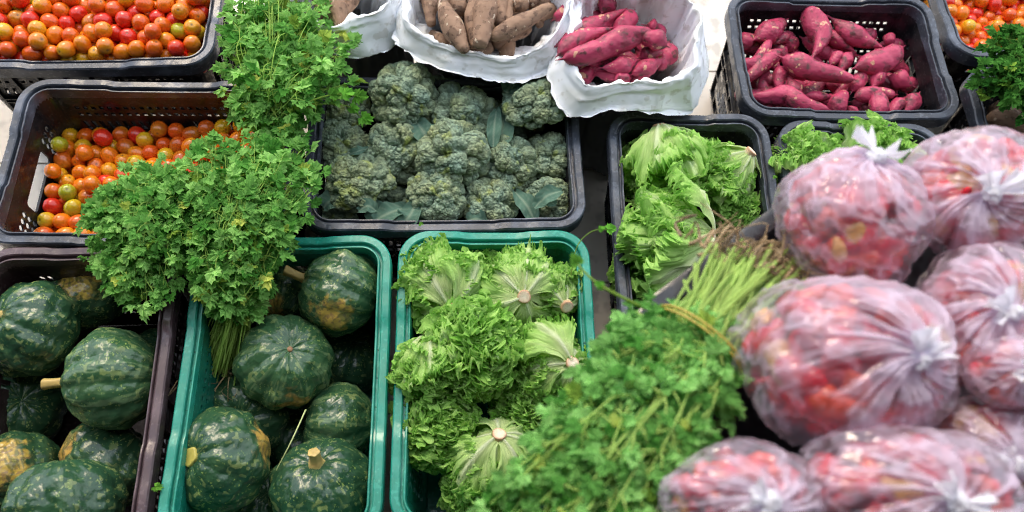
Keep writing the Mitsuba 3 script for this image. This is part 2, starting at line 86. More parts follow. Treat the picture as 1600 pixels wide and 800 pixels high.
def spline(pts, n):
    """Catmull-Rom through pts, n samples"""
    p = np.asarray(pts, float)
    if len(p) == 2: p = np.array([p[0], (p[0] + p[1]) / 2, p[1]])
    q = np.vstack([2 * p[0] - p[1], p, 2 * p[-1] - p[-2]])
    t = np.linspace(0, len(p) - 1 - 1e-9, n); k = t.astype(int); u = (t - k)[:, None]
    a, b, c, d = q[k], q[k + 1], q[k + 2], q[k + 3]
    return 0.5 * (2 * b + (c - a) * u + (2 * a - 5 * b + 4 * c - d) * u**2 + (3 * b - a - 3 * c + d) * u**3)

def frames(p):
    t = np.gradient(p, axis=0); t /= np.linalg.norm(t, axis=1, keepdims=True) + 1e-12
    a = np.zeros_like(p)
    v = np.array([0, 0, 1.0]) if abs(t[0][2]) < .8 else np.array([1.0, 0, 0])
    for i in range(len(p)):
        v = v - t[i] * (v @ t[i]); v /= np.linalg.norm(v) + 1e-12; a[i] = v
    return t, a, np.cross(t, a)

def tube(pts, radii, sides=6, caps=True):
    p = np.asarray(pts, float); r = np.broadcast_to(radii, (len(p),)).astype(float)
    t, a, b = frames(p)
    an = np.arange(sides) * 2 * np.pi / sides
    v = p[:, None] + r[:, None, None] * (np.cos(an)[None, :, None] * a[:, None] + np.sin(an)[None, :, None] * b[:, None])
    f = grid_faces(len(p), sides, False, True)
    v = v.reshape(-1, 3)
    if caps:
        n = len(v); v = np.vstack([v, p[0], p[-1]]); i = np.arange(sides); j = (i + 1) % sides; L = (len(p) - 1) * sides
        f = np.vstack([f, np.stack([i * 0 + n, i, j], 1)[:, [0, 1, 2]], np.stack([i * 0 + n + 1, L + j, L + i], 1)])
    return v, f

def basis(z, spin=0.0):
    """a rotation whose third column is z"""
    z = nrm(z); x = np.cross([0.31, 0.95, 0.05], z)
    if np.linalg.norm(x) < 1e-3: x = np.cross([1, 0, 0], z)
    x = nrm(x); y = np.cross(z, x)
    c, s = math.cos(spin), math.sin(spin)
    return np.stack([c * x + s * y, -s * x + c * y, z], 1)

def mat(Rm, loc=(0, 0, 0), s=1.0):
    m = np.eye(4); m[:3, :3] = np.asarray(Rm) * s; m[:3, 3] = loc
    return T(m)

def rotz(a):
    c, s = math.cos(a), math.sin(a)
    return np.array([[c, -s, 0], [s, c, 0], [0, 0, 1.0]])

def boxm(x0, x1, y0, y1, z0, z1):
    v = np.array([[x, y, z] for x in (x0, x1) for y in (y0, y1) for z in (z0, z1)], float)
    f = np.array([[0, 1, 3], [0, 3, 2], [4, 6, 7], [4, 7, 5], [0, 4, 5], [0, 5, 1], [2, 3, 7], [2, 7, 6], [0, 2, 6], [0, 6, 4], [1, 5, 7], [1, 7, 3]])
    return v, f

def bevel_box(sx, sy, sz, b):
    """a box with chamfered upright and top edges, its base at z=0, centred in x and y"""
    def ring(x, y, z):
        return [[x - b, -y, z], [x, -y + b, z], [x, y - b, z], [x - b, y, z], [-x + b, y, z], [-x, y - b, z], [-x, -y + b, z], [-x + b, -y, z]]
    v = np.array(ring(sx / 2, sy / 2, 0) + ring(sx / 2, sy / 2, sz - b) + ring(sx / 2 - b, sy / 2 - b, sz))
    f = grid_faces(3, 8, False, True)[:, ::-1]
    top = np.array([[16, 16 + i, 17 + i] for i in range(1, 7)]); bot = np.array([[0, i + 1, i] for i in range(1, 7)])
    return v, np.vstack([f, top, bot])

VC = {'type': 'mesh_attribute', 'name': 'vertex_color'}
def rgb(*c): return {'type': 'rgb', 'value': list(c)}

# ------------------------------------------------------------------ materials
def wet(lo, hi, s=55.0):
    return lambda p, n, uv: mi.Float(lo + (hi - lo) * smoothstep(0.42, 0.56, noise(p.x * s, p.y * s, p.z * s) * .65 + noise(p.x * s * 3.1, p.y * s * 3.1, p.z * 90) * .35))
def plastic(base, dust_sheen, lo=0.16, hi=0.48):  # second tone: dust on the bodies, painted sky sheen on the rims
    def col(p, n, uv):
        d = smoothstep(0.45, 0.8, fbm(p.x * 22, p.y * 22, p.z * 22, 4))
        sp = smoothstep(0.70, 0.78, noise(p.x * 210, p.y * 210, p.z * 210))
        return mix(mix(base, dust_sheen, d), [x * 1.6 + .03 for x in dust_sheen], sp * .22)
    return {'type': 'twosided', 'bsdf': {'type': 'principled', 'base_color': proc(col), 'roughness': proc(wet(lo, hi)), 'specular': 0.5}}
scene['black_plastic'] = plastic((.007, .007, .009), (.015, .015, .018))
scene['green_plastic'] = plastic((.004, .120, .078), (.010, .17, .115))
scene['brown_plastic'] = plastic((.026, .014, .015), (.045, .028, .030))
scene['black_plastic_scuffed'] = plastic((.034, .039, .052), (.095, .11, .145), .24, .42)     # rims: sky sheen painted in as paler blue-grey, with some scuffs
scene['green_plastic_scuffed'] = plastic((.010, .215, .150), (.035, .30, .225), .22, .42)  # rim sheen painted in as a lighter green, scuffs mottled through
scene['brown_plastic_scuffed'] = plastic((.060, .034, .040), (.115, .074, .084), .22, .42)  # lighter brown for the rims, sky sheen put into the colour
scene['tray_plastic'] = plastic((.016, .016, .019), (.032, .032, .037), .12, .35)
scene['lettering_paint'] = {'type': 'diffuse', 'reflectance': rgb(.3, .31, .33)}
def floor_col(p, n, uv):
    c = cell_rand(dr.floor(p.x / .3 + 40), dr.floor(p.y / .3 + 40), 3)
    d = fbm(p.x * 9, p.y * 9, 0, 4)
    return mix((.50, .44, .37), (.66, .61, .54), mi.Float(.35 * c + .65 * d)) * (1 - .25 * smoothstep(.55, .75, fbm(p.x * 31 + 5, p.y * 31, 0, 3)))
scene['floor_tile_glaze'] = {'type': 'twosided', 'bsdf': {'type': 'principled', 'base_color': proc(floor_col), 'roughness': proc(wet(.2, .5, 14)), 'specular': .5}}
scene['floor_grout'] = {'type': 'diffuse', 'reflectance': rgb(.14, .125, .11)}
scene['tomato_skin'] = {'type': 'twosided', 'bsdf': {'type': 'principled', 'base_color': VC, 'roughness': .2, 'specular': .5, 'clearcoat': .25, 'clearcoat_gloss': .85}}
scene['leaf_skin'] = {'type': 'principledthin', 'base_color': VC, 'roughness': .30, 'diff_trans': .85, 'eta': 1.5}
scene['lettuce_skin'] = {'type': 'principledthin', 'base_color': VC, 'roughness': .38, 'diff_trans': .8, 'eta': 1.45}
scene['stem_skin'] = {'type': 'twosided', 'bsdf': {'type': 'principled', 'base_color': VC, 'roughness': .45, 'specular': .4}}
scene['floret_skin'] = {'type': 'twosided', 'bsdf': {'type': 'bumpmap', 'arbitrary': proc(lambda p, n, uv: noise(p.x * 430, p.y * 430, p.z * 430), eps=6e-4), 'scale': .0028,
                        'bsdf': {'type': 'principled', 'base_color': VC, 'roughness': .7, 'specular': .25}}}
def root_skin(a, b, dirt, scar, s=1.0, rough=.6):
    def col(p, n, uv):
        q = p * s
        base = mix(a, b, fbm(q.x * 30, q.y * 30, q.z * 30, 3))
        fine = smoothstep(.55, .75, noise(q.x * 160, q.y * 160, q.z * 160))
        base = mix(base, dirt, mi.Float(.9 * smoothstep(.48, .62, fbm(q.x * 62 + 9, q.y * 62, q.z * 62, 4)) * (.5 + .5 * fine)))
        return mix(base, scar, mi.Float(.8 * smoothstep(.70, .75, fbm(q.x * 85 + 31, q.y * 70, q.z * 70 + 4, 3))))
    return {'type': 'twosided', 'bsdf': {'type': 'bumpmap', 'arbitrary': proc(lambda p, n, uv: fbm(p.x * 140, p.y * 140, p.z * 140, 3), eps=8e-4), 'scale': .0022,
            'bsdf': {'type': 'principled', 'base_color': proc(col), 'roughness': rough, 'specular': .35}}}
scene['sweet_potato_skin'] = root_skin((.22, .013, .042), (.50, .062, .130), (.075, .032, .030), (.56, .32, .20), 1.0, .42)
scene['cassava_skin'] = root_skin((.17, .098, .062), (.33, .21, .14), (.07, .04, .027), (.55, .45, .34), 1.3, .8)
def sack_col(p, n, uv):
    d = smoothstep(.5, .72, fbm(p.x * 13, p.y * 13, p.z * 13, 4))
    g = smoothstep(.60, .72, fbm(p.x * 60, p.y * 60, p.z * 60, 3))
    low = smoothstep(.375, .30, p.z + .05 * fbm(p.x * 20, p.y * 20, p.z * 9, 2))  # sides darken towards the ground: shade painted in along with dirt
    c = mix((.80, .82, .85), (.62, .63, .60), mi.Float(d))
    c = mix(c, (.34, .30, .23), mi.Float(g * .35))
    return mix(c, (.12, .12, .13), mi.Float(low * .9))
def weave(p, n, uv):
    u, v = uv.x * 560, uv.y * 330
    return mi.Float(.5 + .25 * dr.sin(u * 3.1416) + .25 * dr.sin(v * 3.1416)) + 2.6 * fbm(p.x * 60, p.y * 60, p.z * 60, 3)
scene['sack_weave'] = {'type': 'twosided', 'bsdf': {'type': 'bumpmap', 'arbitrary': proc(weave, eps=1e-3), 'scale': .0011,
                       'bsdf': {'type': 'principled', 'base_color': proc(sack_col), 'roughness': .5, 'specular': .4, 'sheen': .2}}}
PATCH = {i: (0., .5, 0.) for i in PATCHES}
def pumpkin_col(p, n, uv):
    k = dr.floor(uv.x); u = uv.x - k; v = uv.y
    lobe = dr.abs(dr.sin(u * math.pi * 10))                      # 0 in the furrows, 1 on the ribs
    a = u * 2 * math.pi
    sx, sy, sz = dr.cos(a) * dr.sin(v * math.pi), dr.sin(a) * dr.sin(v * math.pi), dr.cos(v * math.pi)
    o = k * 7.3
    tone = cell_rand(k, 5, 1)
    light = dr.select((k == 2) | (k == 8) | (k == 9) | (k == 12) | (k == 7), mi.Float(.62), mi.Float(.12))
    base = mix((.013, .048, .025), (.042, .108, .042), mi.Float(dr.select(light > .5, .75, .3) * (.5 + .5 * tone) + .55 * (fbm(u * 36 + o, v * 8 + o, 7, 3) - .4)))
    streak = smoothstep(.44, .74, noise(u * 74 + o, v * 5 + o, 2) * .5 + noise(u * 160 + o, v * 16 + o, 5) * .5) * (.25 + .75 * smoothstep(.35, .9, lobe)) * smoothstep(.1, .3, v)
    base = mix(base, (.15, .23, .105), mi.Float(streak * light))
    spot = smoothstep(.69, .76, noise(u * 150 + o, v * 50 + o, 1) * .5 + noise(sx * 42 + o, sy * 42, sz * 42) * .5) * smoothstep(.35, .65, fbm(sx * 3 + o + 9, sy * 3, sz * 3, 2))
    base = mix(base, (.26, .36, .085), mi.Float(spot * .75))
    fl = smoothstep(.70, .76, noise(u * 80 + o, v * 42, 3)) * smoothstep(.2, .8, lobe)
    base = mix(base, (.34, .40, .13), mi.Float(fl * .3))
    w = mi.Float(0)
    for i, (pu, pv, amt) in PATCH.items():      # ripe ground spots
        pa = pu * 2 * math.pi
        dd = dr.sqrt(dr.square(sx - math.cos(pa) * math.sin(pv * math.pi)) + dr.square(sy - math.sin(pa) * math.sin(pv * math.pi)) + dr.square(sz - math.cos(pv * math.pi)))
        w = dr.select(dr.abs(k - i) < .5, smoothstep(amt + .14, amt - .10, dd + .75 * (fbm(sx * 6 + o, sy * 6, sz * 6, 4) - .5)), w)
    return mix(base, mix(mix((.50, .40, .045), (.44, .26, .07), cell_rand(k, 3, 8)), (.27, .17, .06), smoothstep(.45, .7, fbm(sx * 14, sy * 14, sz * 14 + o, 3))), w * (.95 - .55 * smoothstep(.50, .68, noise(u * 74 + o, v * 9 + o, 2) * .6 + noise(u * 150 + o, v * 24, 5) * .4)))
scene['pumpkin_skin'] = {'type': 'twosided', 'bsdf': {'type': 'bumpmap', 'arbitrary': proc(lambda p, n, uv: fbm(p.x * 150, p.y * 150, p.z * 150, 3), eps=8e-4), 'scale': .0011,
                         'bsdf': {'type': 'principled', 'base_color': proc(pumpkin_col), 'roughness': .26, 'specular': .5}}}
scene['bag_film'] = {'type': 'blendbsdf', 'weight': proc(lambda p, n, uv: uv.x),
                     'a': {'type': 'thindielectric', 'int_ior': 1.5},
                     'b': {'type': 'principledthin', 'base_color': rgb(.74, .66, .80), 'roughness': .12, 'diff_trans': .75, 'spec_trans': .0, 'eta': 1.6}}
scene['bag_knot'] = {'type': 'principledthin', 'base_color': rgb(.88, .88, .92), 'roughness': .3, 'diff_trans': .8, 'eta': 1.5}
scene['shade_sheet_matte'] = {'type': 'twosided', 'bsdf': {'type': 'diffuse', 'reflectance': rgb(.04, .04, .045)}}  # near-black, for the unseen sheet added to block the sky
scene['added_wall_paint'] = {'type': 'twosided', 'bsdf': {'type': 'diffuse', 'reflectance': rgb(.14, .135, .13)}}

# ------------------------------------------------------------------ setting: tiled floor; unseen sheet and wall added behind the camera to block light
v, f = boxm(-14, 14, -6, 16, -.25, -.004)
struct('floor', mikit.ply((v, f), 'floor_grout'), 'pale beige tiled market floor under the crates')
tile = mikit.ply(bevel_box(.2965, .2965, .0075, .0012), 'floor_tile_glaze')
for i in range(-6, 7):
    for j in range(0, 9):
        part('floor', 'tile', tile, to_world=mat(rotz(math.radians(6)), (i * .3 * .9945 - j * .3 * .1045, i * .3 * .1045 + j * .3 * .9945, -.0045)))
v, f = boxm(-14, 14, -6, -2.6, 0, 4.2)
struct('added_wall', mikit.ply((v, f), 'added_wall_paint'), 'plain wall added out of view behind the stall to block light')
v, f = boxm(-9, 9, -2.6, .25, 2.75, 2.80)
struct('added_shade_sheet', mikit.ply((v, f), 'shade_sheet_matte'), 'dark sheet added overhead out of view to shade the near half of the stall')

# ------------------------------------------------------------------ crates
def crate(key, w, d, h, loc, ang, bsdf, dip=.006):
    r, th, i0, taper = .060, .0032, .0215, .020
    M = mat(rotz(ang), loc)
    # rim: a profile swept round the rounded rectangle
    prof = np.array([(0, -.034), (0, -.003), (-.0025, 0), (-.0145, 0), (-.0165, -.002), (-.0170, -.011), (-.0210, -.011), (-.0215, -.005), (-.0228, -.0035), (-.0250, -.0035), (-.0262, -.006), (-.0268, -.04), (-.0235, -.04), (-.0225, -.018), (-.004, -.016), (-.003, -.034)])
    pts, nor, zo = [], [], []
    def zoff(u, half):
        a = abs(u) / half
        return -dip * float(np.clip((.52 - a) / .07, 0, 1)) - .0022 * float(np.clip((.80 - a) / .04, 0, 1))
    for k, (tx, ty, ox, oy, hl, ho) in enumerate([(1, 0, 0, -1, w / 2, d / 2), (0, 1, 1, 0, d / 2, w / 2), (-1, 0, 0, 1, w / 2, d / 2), (0, -1, -1, 0, d / 2, w / 2)]):
        n = int(2 * (hl - r) / .0115)
        for u in np.linspace(-(hl - r), hl - r, n):
            pts.append((tx * u + ox * ho, ty * u + oy * ho)); nor.append((ox, oy)); zo.append(zoff(u, hl - r))
        cx, cy = tx * (hl - r) + ox * (ho - r), ty * (hl - r) + oy * (ho - r)
        for a in np.linspace(0, np.pi / 2, 10)[1:-1]:
            nx, ny = ox * math.cos(a) + tx * math.sin(a), oy * math.cos(a) + ty * math.sin(a)
            pts.append((cx + r * nx, cy + r * ny)); nor.append((nx, ny)); zo.append(0)
    pts, nor, zo = np.array(pts), np.array(nor), np.array(zo)
    wob = .0016 * (meshkit.noise(np.c_[pts * 9 + loc[0] * 31, pts[:, :1] * 0], 3) - .5)
    V = np.zeros((len(pts), len(prof), 3))
    V[:, :, :2] = pts[:, None] + nor[:, None] * prof[None, :, :1]
    V[:, :, 2] = h + prof[None, :, 1] + (zo + wob)[:, None] * np.where(prof[:, 1] > -.02, 1, 0)[None]
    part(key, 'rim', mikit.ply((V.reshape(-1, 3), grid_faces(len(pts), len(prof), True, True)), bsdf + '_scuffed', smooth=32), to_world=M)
    # walls with their openings; each takes the corner at its end
    inset = lambda z: i0 + taper * (1 - z / h)
    top = h - .018
    for k, (tx, ty, ox, oy, hl, ho) in enumerate([(1, 0, 0, -1, w / 2, d / 2), (0, 1, 1, 0, d / 2, w / 2), (-1, 0, 0, 1, w / 2, d / 2), (0, -1, -1, 0, d / 2, w / 2)]):
        L = hl - r
        plate = sbox(-L, .012, L, top)
        holes = []
        long_side = hl > (w + d) / 4
        if long_side:
            for zc, hh, ww, pitch in [(h - .062, .009, .0085, .0165), (h - .082, .009, .0085, .0165), (h - .118, .026, .0085, .0165), (h - .155, .009, .0085, .0165), (h - .185, .026, .0085, .0165), (h - .225, .026, .0085, .0165)]:
                for u in np.arange(-L + .02, L - .015, pitch):
                    if abs(u) < .035 and zc < h - .09 and zc > h - .17: continue
                    holes.append(affinity.skew(sbox(u - ww / 2, zc - hh / 2, u + ww / 2, zc + hh / 2), xs=10, origin='center'))
        else:
            holes.append(sbox(-.055, h - .105, .055, h - .085).buffer(.009))
            for s in (-1, 1):
                for a in range(3):
                    for b in range(3):
                        u, zc = s * (.086 + .0145 * a), h - .078 - .0185 * b
                        if abs(u) < L - .008: holes.append(affinity.scale(Point(u, zc).buffer(.0055, 6), 1, 1.35))
            for zc in (h - .165, h - .19, h - .215, h - .24):
                for u in np.arange(-L + .015, L - .01, .0185):
                    holes.append(sbox(u - .0045, zc - .007, u + .0045, zc + .007))
        plate = plate.difference(unary_union(holes))
        plate = max(getattr(plate, 'geoms', [plate]), key=lambda g: g.area)
        ex = trimesh.creation.extrude_polygon(plate, th, engine='earcut')
        ms = [(ex.vertices.copy(), ex.faces.copy())]
        def bar(u0, u1, z0, z1, t0=-.008, t1=.0005):
            bv, bf = boxm(u0, u1, z0, z1, t0, t1); ms.append((bv, bf))
        for zz in (h - .055, h - .125 if not long_side else h - .138, h - .150, h - .205, .03):
            bar(-L, L, zz - .0014, zz + .0014)
        for u in np.linspace(-L + .004, L - .004, 9 if long_side else 6):
            if not long_side and abs(u) < .065:
                bar(u - .0013, u + .0013, .031, h - .1265); continue
            bar(u - .0014, u + .0014, .031, top - .0005, -.0075)
        q, fq = cat(ms)
        u, z, t = q[:, 0], q[:, 1], q[:, 2]
        o = ho - inset(z) - t
        W = np.stack([tx * u + ox * o, ty * u + oy * o, z], 1)
        # the corner
        an = np.linspace(0, np.pi / 2, 8); zz = np.linspace(.012, top, 4)
        A, Z = np.meshgrid(an, zz, indexing='ij')
        cs = []
        for t_ in (0, th):
            rr = r - inset(Z) - t_
            nx, ny = ox * np.cos(A) + tx * np.sin(A), oy * np.cos(A) + ty * np.sin(A)
            cs.append((np.stack([tx * L + ox * (ho - r) + rr * nx, ty * L + oy * (ho - r) + rr * ny, Z], -1).reshape(-1, 3), grid_faces(8, 4)[:, ::(1 if t_ == 0 else -1)]))
        part(key, 'wall', mikit.ply(cat([(W, fq)] + cs), bsdf), to_world=M)
    bw, bd = w - 2 * inset(0) - .02, d - 2 * inset(0) - .02
    part(key, 'base', mikit.ply(bevel_box(bw + .016, bd + .016, .014, .004), bsdf), to_world=M)
    return M

CR = {}
def mk(code, name, label, w, d, x, y, a, bsdf, h=.31, z=0., group='produce crates on the market floor'):
    key = thing(name, label, 'crate', group)
    CR[code] = (key, crate(key, w, d, h, (x, y, z), math.radians(a), bsdf), w, d, h, x, y, z, math.radians(a))
mk('G1', 'green_crate', 'green plastic crate of dark pumpkins with a coriander bunch hanging in', .360, .550, -.375, .398, 6.8, 'green_plastic')
mk('G2', 'green_crate', 'green plastic crate packed with frilly lettuce heads', .360, .550, -.007, .450, 6.7, 'green_plastic')
mk('Br', 'brown_crate', 'brown plastic crate of pumpkins', .360, .550, -.752, .335, 8.3, 'brown_plastic')
mk('B', 'black_crate', 'black plastic crate full of broccoli', .550, .360, -.155, .893, 7.0, 'black_plastic')
mk('T2', 'black_crate', 'black plastic crate half filled with orange tomatoes, parsley hanging over its right side', .565, .374, -.722, .806, 6.6, 'black_plastic', h=.313)
mk('T1', 'black_crate', 'black plastic crate heaped to the brim with tomatoes, at the top left', .550, .360, -.953, 1.176, 8.0, 'black_plastic', h=.316)
mk('L', 'black_crate', 'narrow black plastic crate of lettuce in front of the sack of pink roots', .333, .550, .357, .768, 5.4, 'black_plastic')
mk('R', 'black_crate', 'black plastic crate with pale lettuce mostly hidden behind the bags of peppers', .345, .550, .709, .787, 4.6, 'black_plastic')
mk('S', 'black_crate', 'black plastic crate of bright pink sweet potatoes', .470, .338, .669, 1.239, 5.8, 'black_plastic')
mk('T3', 'black_crate', 'black plastic crate of tomatoes at the top right', .550, .360, 1.180, 1.466, 5.0, 'black_plastic')
mk('H', 'black_crate', 'black plastic crate with dark parsley and brown roots at the right edge', .550, .360, 1.226, 1.092, 7.5, 'black_plastic')

# worn moulded lettering on the outside of the sweet potato crate's left wall
key, M, w, d, h, x, y, z, a = CR['S']
lt = trimesh.util.concatenate([meshkit.text_mesh('ENSA', .021, .0012, True).apply_translation([-.015, .0, 0]), meshkit.text_mesh('STIT 1768', .021, .0012, True).apply_translation([-.048, -.034, 0])])
q = np.array(lt.vertices)
inz = .0215 + .020 * (1 - (.118 + q[:, 1]) / h)
q2 = np.stack([-(w / 2 - inz + q[:, 2] + .0085), -q[:, 0], .118 + q[:, 1]], 1)
pl = np.stack([boxm(-.075, .075, -.05, .035, .0, .008)[0][:, i] for i in range(3)], 1)
pin = .0215 + .020 * (1 - (.118 + pl[:, 1]) / h)
pl2 = np.stack([-(w / 2 - pin + pl[:, 2]), -pl[:, 0], .118 + pl[:, 1]], 1)
part(key, 'name_panel', mikit.ply((pl2, boxm(0, 1, 0, 1, 0, 1)[1]), 'black_plastic'), to_world=M)
part(key, 'lettering', mikit.ply((q2, np.array(lt.faces)), 'lettering_paint'), 'worn grey lettering on the crate side', to_world=M)

# ------------------------------------------------------------------ black tub on a stand, under the bags of peppers
tub = thing('black_tub', 'shallow black plastic tub holding the knotted bags of peppers', 'tub')
TZ = .712
def tub_ring(hu, hv, r, z, n=12):
    out = []
    for k in range(4):
        sx, sy = [(1, 1), (-1, 1), (-1, -1), (1, -1)][k]
        for a in np.linspace(0, np.pi / 2, n):
            t = a + k * np.pi / 2
            out.append((sx * (hu - r) + r * math.cos(t), sy * (hv - r) + r * math.sin(t), z))
    return np.array(out)
U0 = nrm([.157, .143, 0]); V0 = np.array([U0[1], -U0[0], 0])
Rt = np.stack([U0, V0, np.array([0, 0, -1.0])], 1)        # u, v, down
prof = [(-.045, 0), (-.030, .004), (-.016, .036), (-.012, .041), (0.006, .042), (.012, .040), (.013, .030), (.0095, .022), (.008, .030), (-.004, .034), (-.012, .028), (-.026, -.006), (-.05, -.010)]
rings = [tub_ring(.275 + o, .300 + o, .13 + o, zz) for o, zz in prof]
Vr = np.stack(rings); n = Vr.shape[1]
ft = grid_faces(len(prof), n, False, True)
v = np.vstack([Vr.reshape(-1, 3), [[0, 0, 0.0], [0, 0, -.010]]])
c0 = len(v) - 2; i = np.arange(n); j = (i + 1) % n
ft = np.vstack([ft, np.stack([i * 0 + c0, i, j], 1), np.stack([i * 0 + c0 + 1, (len(prof) - 1) * n + j, (len(prof) - 1) * n + i], 1)])
TC = np.array([.507, .299, TZ])
W = TC + v[:, :1] * U0 + v[:, 1:2] * V0 + v[:, 2:] * np.array([0, 0, 1.0])
part(tub, 'basin', mikit.ply((W, ft), 'tray_plastic', smooth=40))
stand = thing('stall_table', 'dark table under the black tub', 'table')
tv, tf = bevel_box(.46, .50, .03, .004)
Rq = np.stack([U0, np.cross([0, 0, 1.0], U0), [0, 0, 1.0]], 1)
part(stand, 'tabletop', mikit.ply((tv @ Rq.T + TC + [0, 0, -.0425], tf), 'tray_plastic'))
for sx in (-1, 1):
    for sy in (-1, 1):
        lv, lf = bevel_box(.035, .035, .668, .004)
        part(stand, 'leg', mikit.ply(((lv + ([.11, .12, 0] if sx == sy == 1 else [sx * .2, sy * .22, 0])) @ Rq.T + [TC[0], TC[1], .004], lf), 'tray_plastic'))

# ------------------------------------------------------------------ tomatoes
def tomato_mesh(seed, shoulder, body, tip):
    g = np.random.default_rng(seed)
    n, m = 14, 20
    th = np.linspace(0, np.pi, n); ph = np.arange(m) * 2 * np.pi / m
    TH, PH = np.meshgrid(th, ph, indexing='ij')
    st = g.uniform(.92, 1.24)
    rr = 1 - .13 * np.exp(-(TH / .30)**2) - .03 * np.exp(-((np.pi - TH) / .3)**2) + .012 * np.cos(3 * PH + g.uniform(0, 6)) * np.sin(TH)
    v = np.stack([rr * np.sin(TH) * np.cos(PH), rr * np.sin(TH) * np.sin(PH), st * rr * np.cos(TH)], -1).reshape(-1, 3)
    t = TH.ravel() / np.pi + .10 * (meshkit.noise(v * 2.2 + seed * 9) - .5)
    c = np.where(t[:, None] < .45, np.array(shoulder) + (np.array(body) - shoulder) * np.clip(t / .45, 0, 1)[:, None], np.array(body) + (np.array(tip) - body) * np.clip((t - .45) / .5, 0, 1)[:, None])
    c = np.where((TH.ravel() < .12)[:, None], np.array([.10, .05, .02]), c)
    return mikit.ply((v, grid_faces(n, m, False, True)[:, ::-1]), 'tomato_skin', smooth=True, color=np.clip(c, 0, 1))
RED, ORA, DOR, YEL, GRN, BRO = (.56, .022, .008), (.66, .16, .006), (.60, .080, .006), (.62, .32, .010), (.38, .36, .015), (.48, .105, .008)
KINDS = [('red', RED, RED, (.55, .03, .012)), ('red', DOR, RED, RED), ('orange', (.50, .20, .01), ORA, DOR), ('orange', ORA, DOR, DOR), ('orange', YEL, ORA, ORA), ('dull orange', (.46, .20, .012), BRO, DOR), ('yellow', (.45, .33, .015), YEL, (.62, .22, .008)), ('greenish yellow', (.30, .30, .02), GRN, (.5, .32, .01))]
TOM = [[tomato_mesh(10 * k + j, *map(np.array, K[1:])) for j in range(3)] for k, K in enumerate(KINDS)]
def settle(n, w, d, r0, seed, tiltfn, iters=260):
    """spheres that fall into a box; returns positions and radii in box coordinates, the heap shaped by the floor height tiltfn(x, y)"""
    g = np.random.default_rng(seed)
    r = r0 * g.uniform(.86, 1.12, n)
    p = np.c_[g.uniform(-w / 2, w / 2, n), g.uniform(-d / 2, d / 2, n), g.uniform(.02, .02 + n * (2 * r0)**3 / (w * d) * 1.5, n)]
    from scipy.spatial import cKDTree
    for it in range(iters):
        p[:, 2] -= .0022 * (1 - it / iters) + .0003
        for _ in range(2):
            pr = cKDTree(p).query_pairs(2 * r0 * 1.15, output_type='ndarray')
            if len(pr):
                dlt = p[pr[:, 0]] - p[pr[:, 1]]; L = np.linalg.norm(dlt, axis=1) + 1e-9
                ov = np.clip((r[pr[:, 0]] + r[pr[:, 1]]) * .985 - L, 0, None)
                s = (dlt / L[:, None]) * (ov * .5)[:, None]
                np.add.at(p, pr[:, 0], s * .8); np.add.at(p, pr[:, 1], -s * .8)
            p[:, 0] = np.clip(p[:, 0], -w / 2 + r, w / 2 - r); p[:, 1] = np.clip(p[:, 1], -d / 2 + r, d / 2 - r)
            p[:, 2] = np.maximum(p[:, 2], tiltfn(p[:, 0], p[:, 1]) + r)
    return p, r
def tomatoes(code, n, r0, seed, tiltfn, weights, where, keep, most):
    key, M, w, d, h, x, y, z, a = CR[code]
    iw, idp = w - .062, d - .062
    p, r = settle(n, iw, idp, r0, seed, tiltfn)
    g = np.random.default_rng(seed + 1)
    Rz = rotz(a); hidden = []
    W = p @ Rz.T + [x, y, z]
    # which tomatoes the heap leaves in sight from above
    vis = np.array([not np.any((np.hypot(*(p[:, :2] - q[:2]).T) < .60 * r0) & (p[:, 2] > q[2] + r0 * .6)) for q in p])
    kept = 0
    for i in np.argsort(-p[:, 2]):
        k = g.choice(len(KINDS), p=np.array(weights) / sum(weights))
        tm = mat(trimesh.transformations.random_rotation_matrix(g.random(3))[:3, :3], W[i], r[i])
        if vis[i] and keep(W[i]) and kept < most:
            kept += 1
            zone = ('along the back' if p[i, 1] > idp * .22 else 'along the front' if p[i, 1] < -idp * .22 else 'mid depth') + (' left' if p[i, 0] < -iw * .17 else ' right' if p[i, 0] > iw * .17 else ' centre')
            nm = thing('cherry_tomato', '%s%s cherry tomato %s in the %s' % ('large ' if r[i] > r0 * 1.04 else 'small ' if r[i] < r0 * .93 else '', KINDS[k][0], zone, where), 'tomato', 'cherry tomatoes in the ' + where)
            scene[nm] = {**TOM[k][g.integers(3)], 'to_world': tm}
        else:
            hidden.append((k, tm, vis[i] and keep(W[i]), g.integers(3)))
    vs = []
    sv, sf = trimesh.creation.icosphere(subdivisions=2, radius=1.0).vertices, trimesh.creation.icosphere(subdivisions=2, radius=1.0).faces
    for k, tm, seen, q in hidden:
        m = np.array(tm.matrix); m = m.reshape(4, 4)
        if seen:
            tv, tf, tn, _, tc = meshkit.WRITTEN[TOM[k][q]['filename']]
            vs.append((tv @ m[:3, :3].T + m[:3, 3], tf, tc)); continue
        vs.append((sv @ m[:3, :3].T + m[:3, 3], sf, np.tile(np.array(KINDS[k][2]) * 1.0, (len(sv), 1))))
    q = cat(vs)
    nm = thing('tomato_heap', 'mass of small tomatoes lying deeper in the ' + where, 'tomatoes', kind='stuff')
    scene[nm] = mikit.ply((q[0], q[1]), 'tomato_skin', smooth=True, color=q[2])
def inview(W):
    dlt = W - EYE; zc = dlt @ FWD; Rg = np.cross(FWD, UP)
    return abs(dlt @ Rg / zc) < .63 and abs(dlt @ UP / zc) < .325
tomatoes('T1', 520, .0163, 21, lambda x, y: .236 + 0 * x, [2.2, 2.2, 3.2, 3.6, 3.4, 1.2, 2.2, .6], 'top left crate', inview, 165)
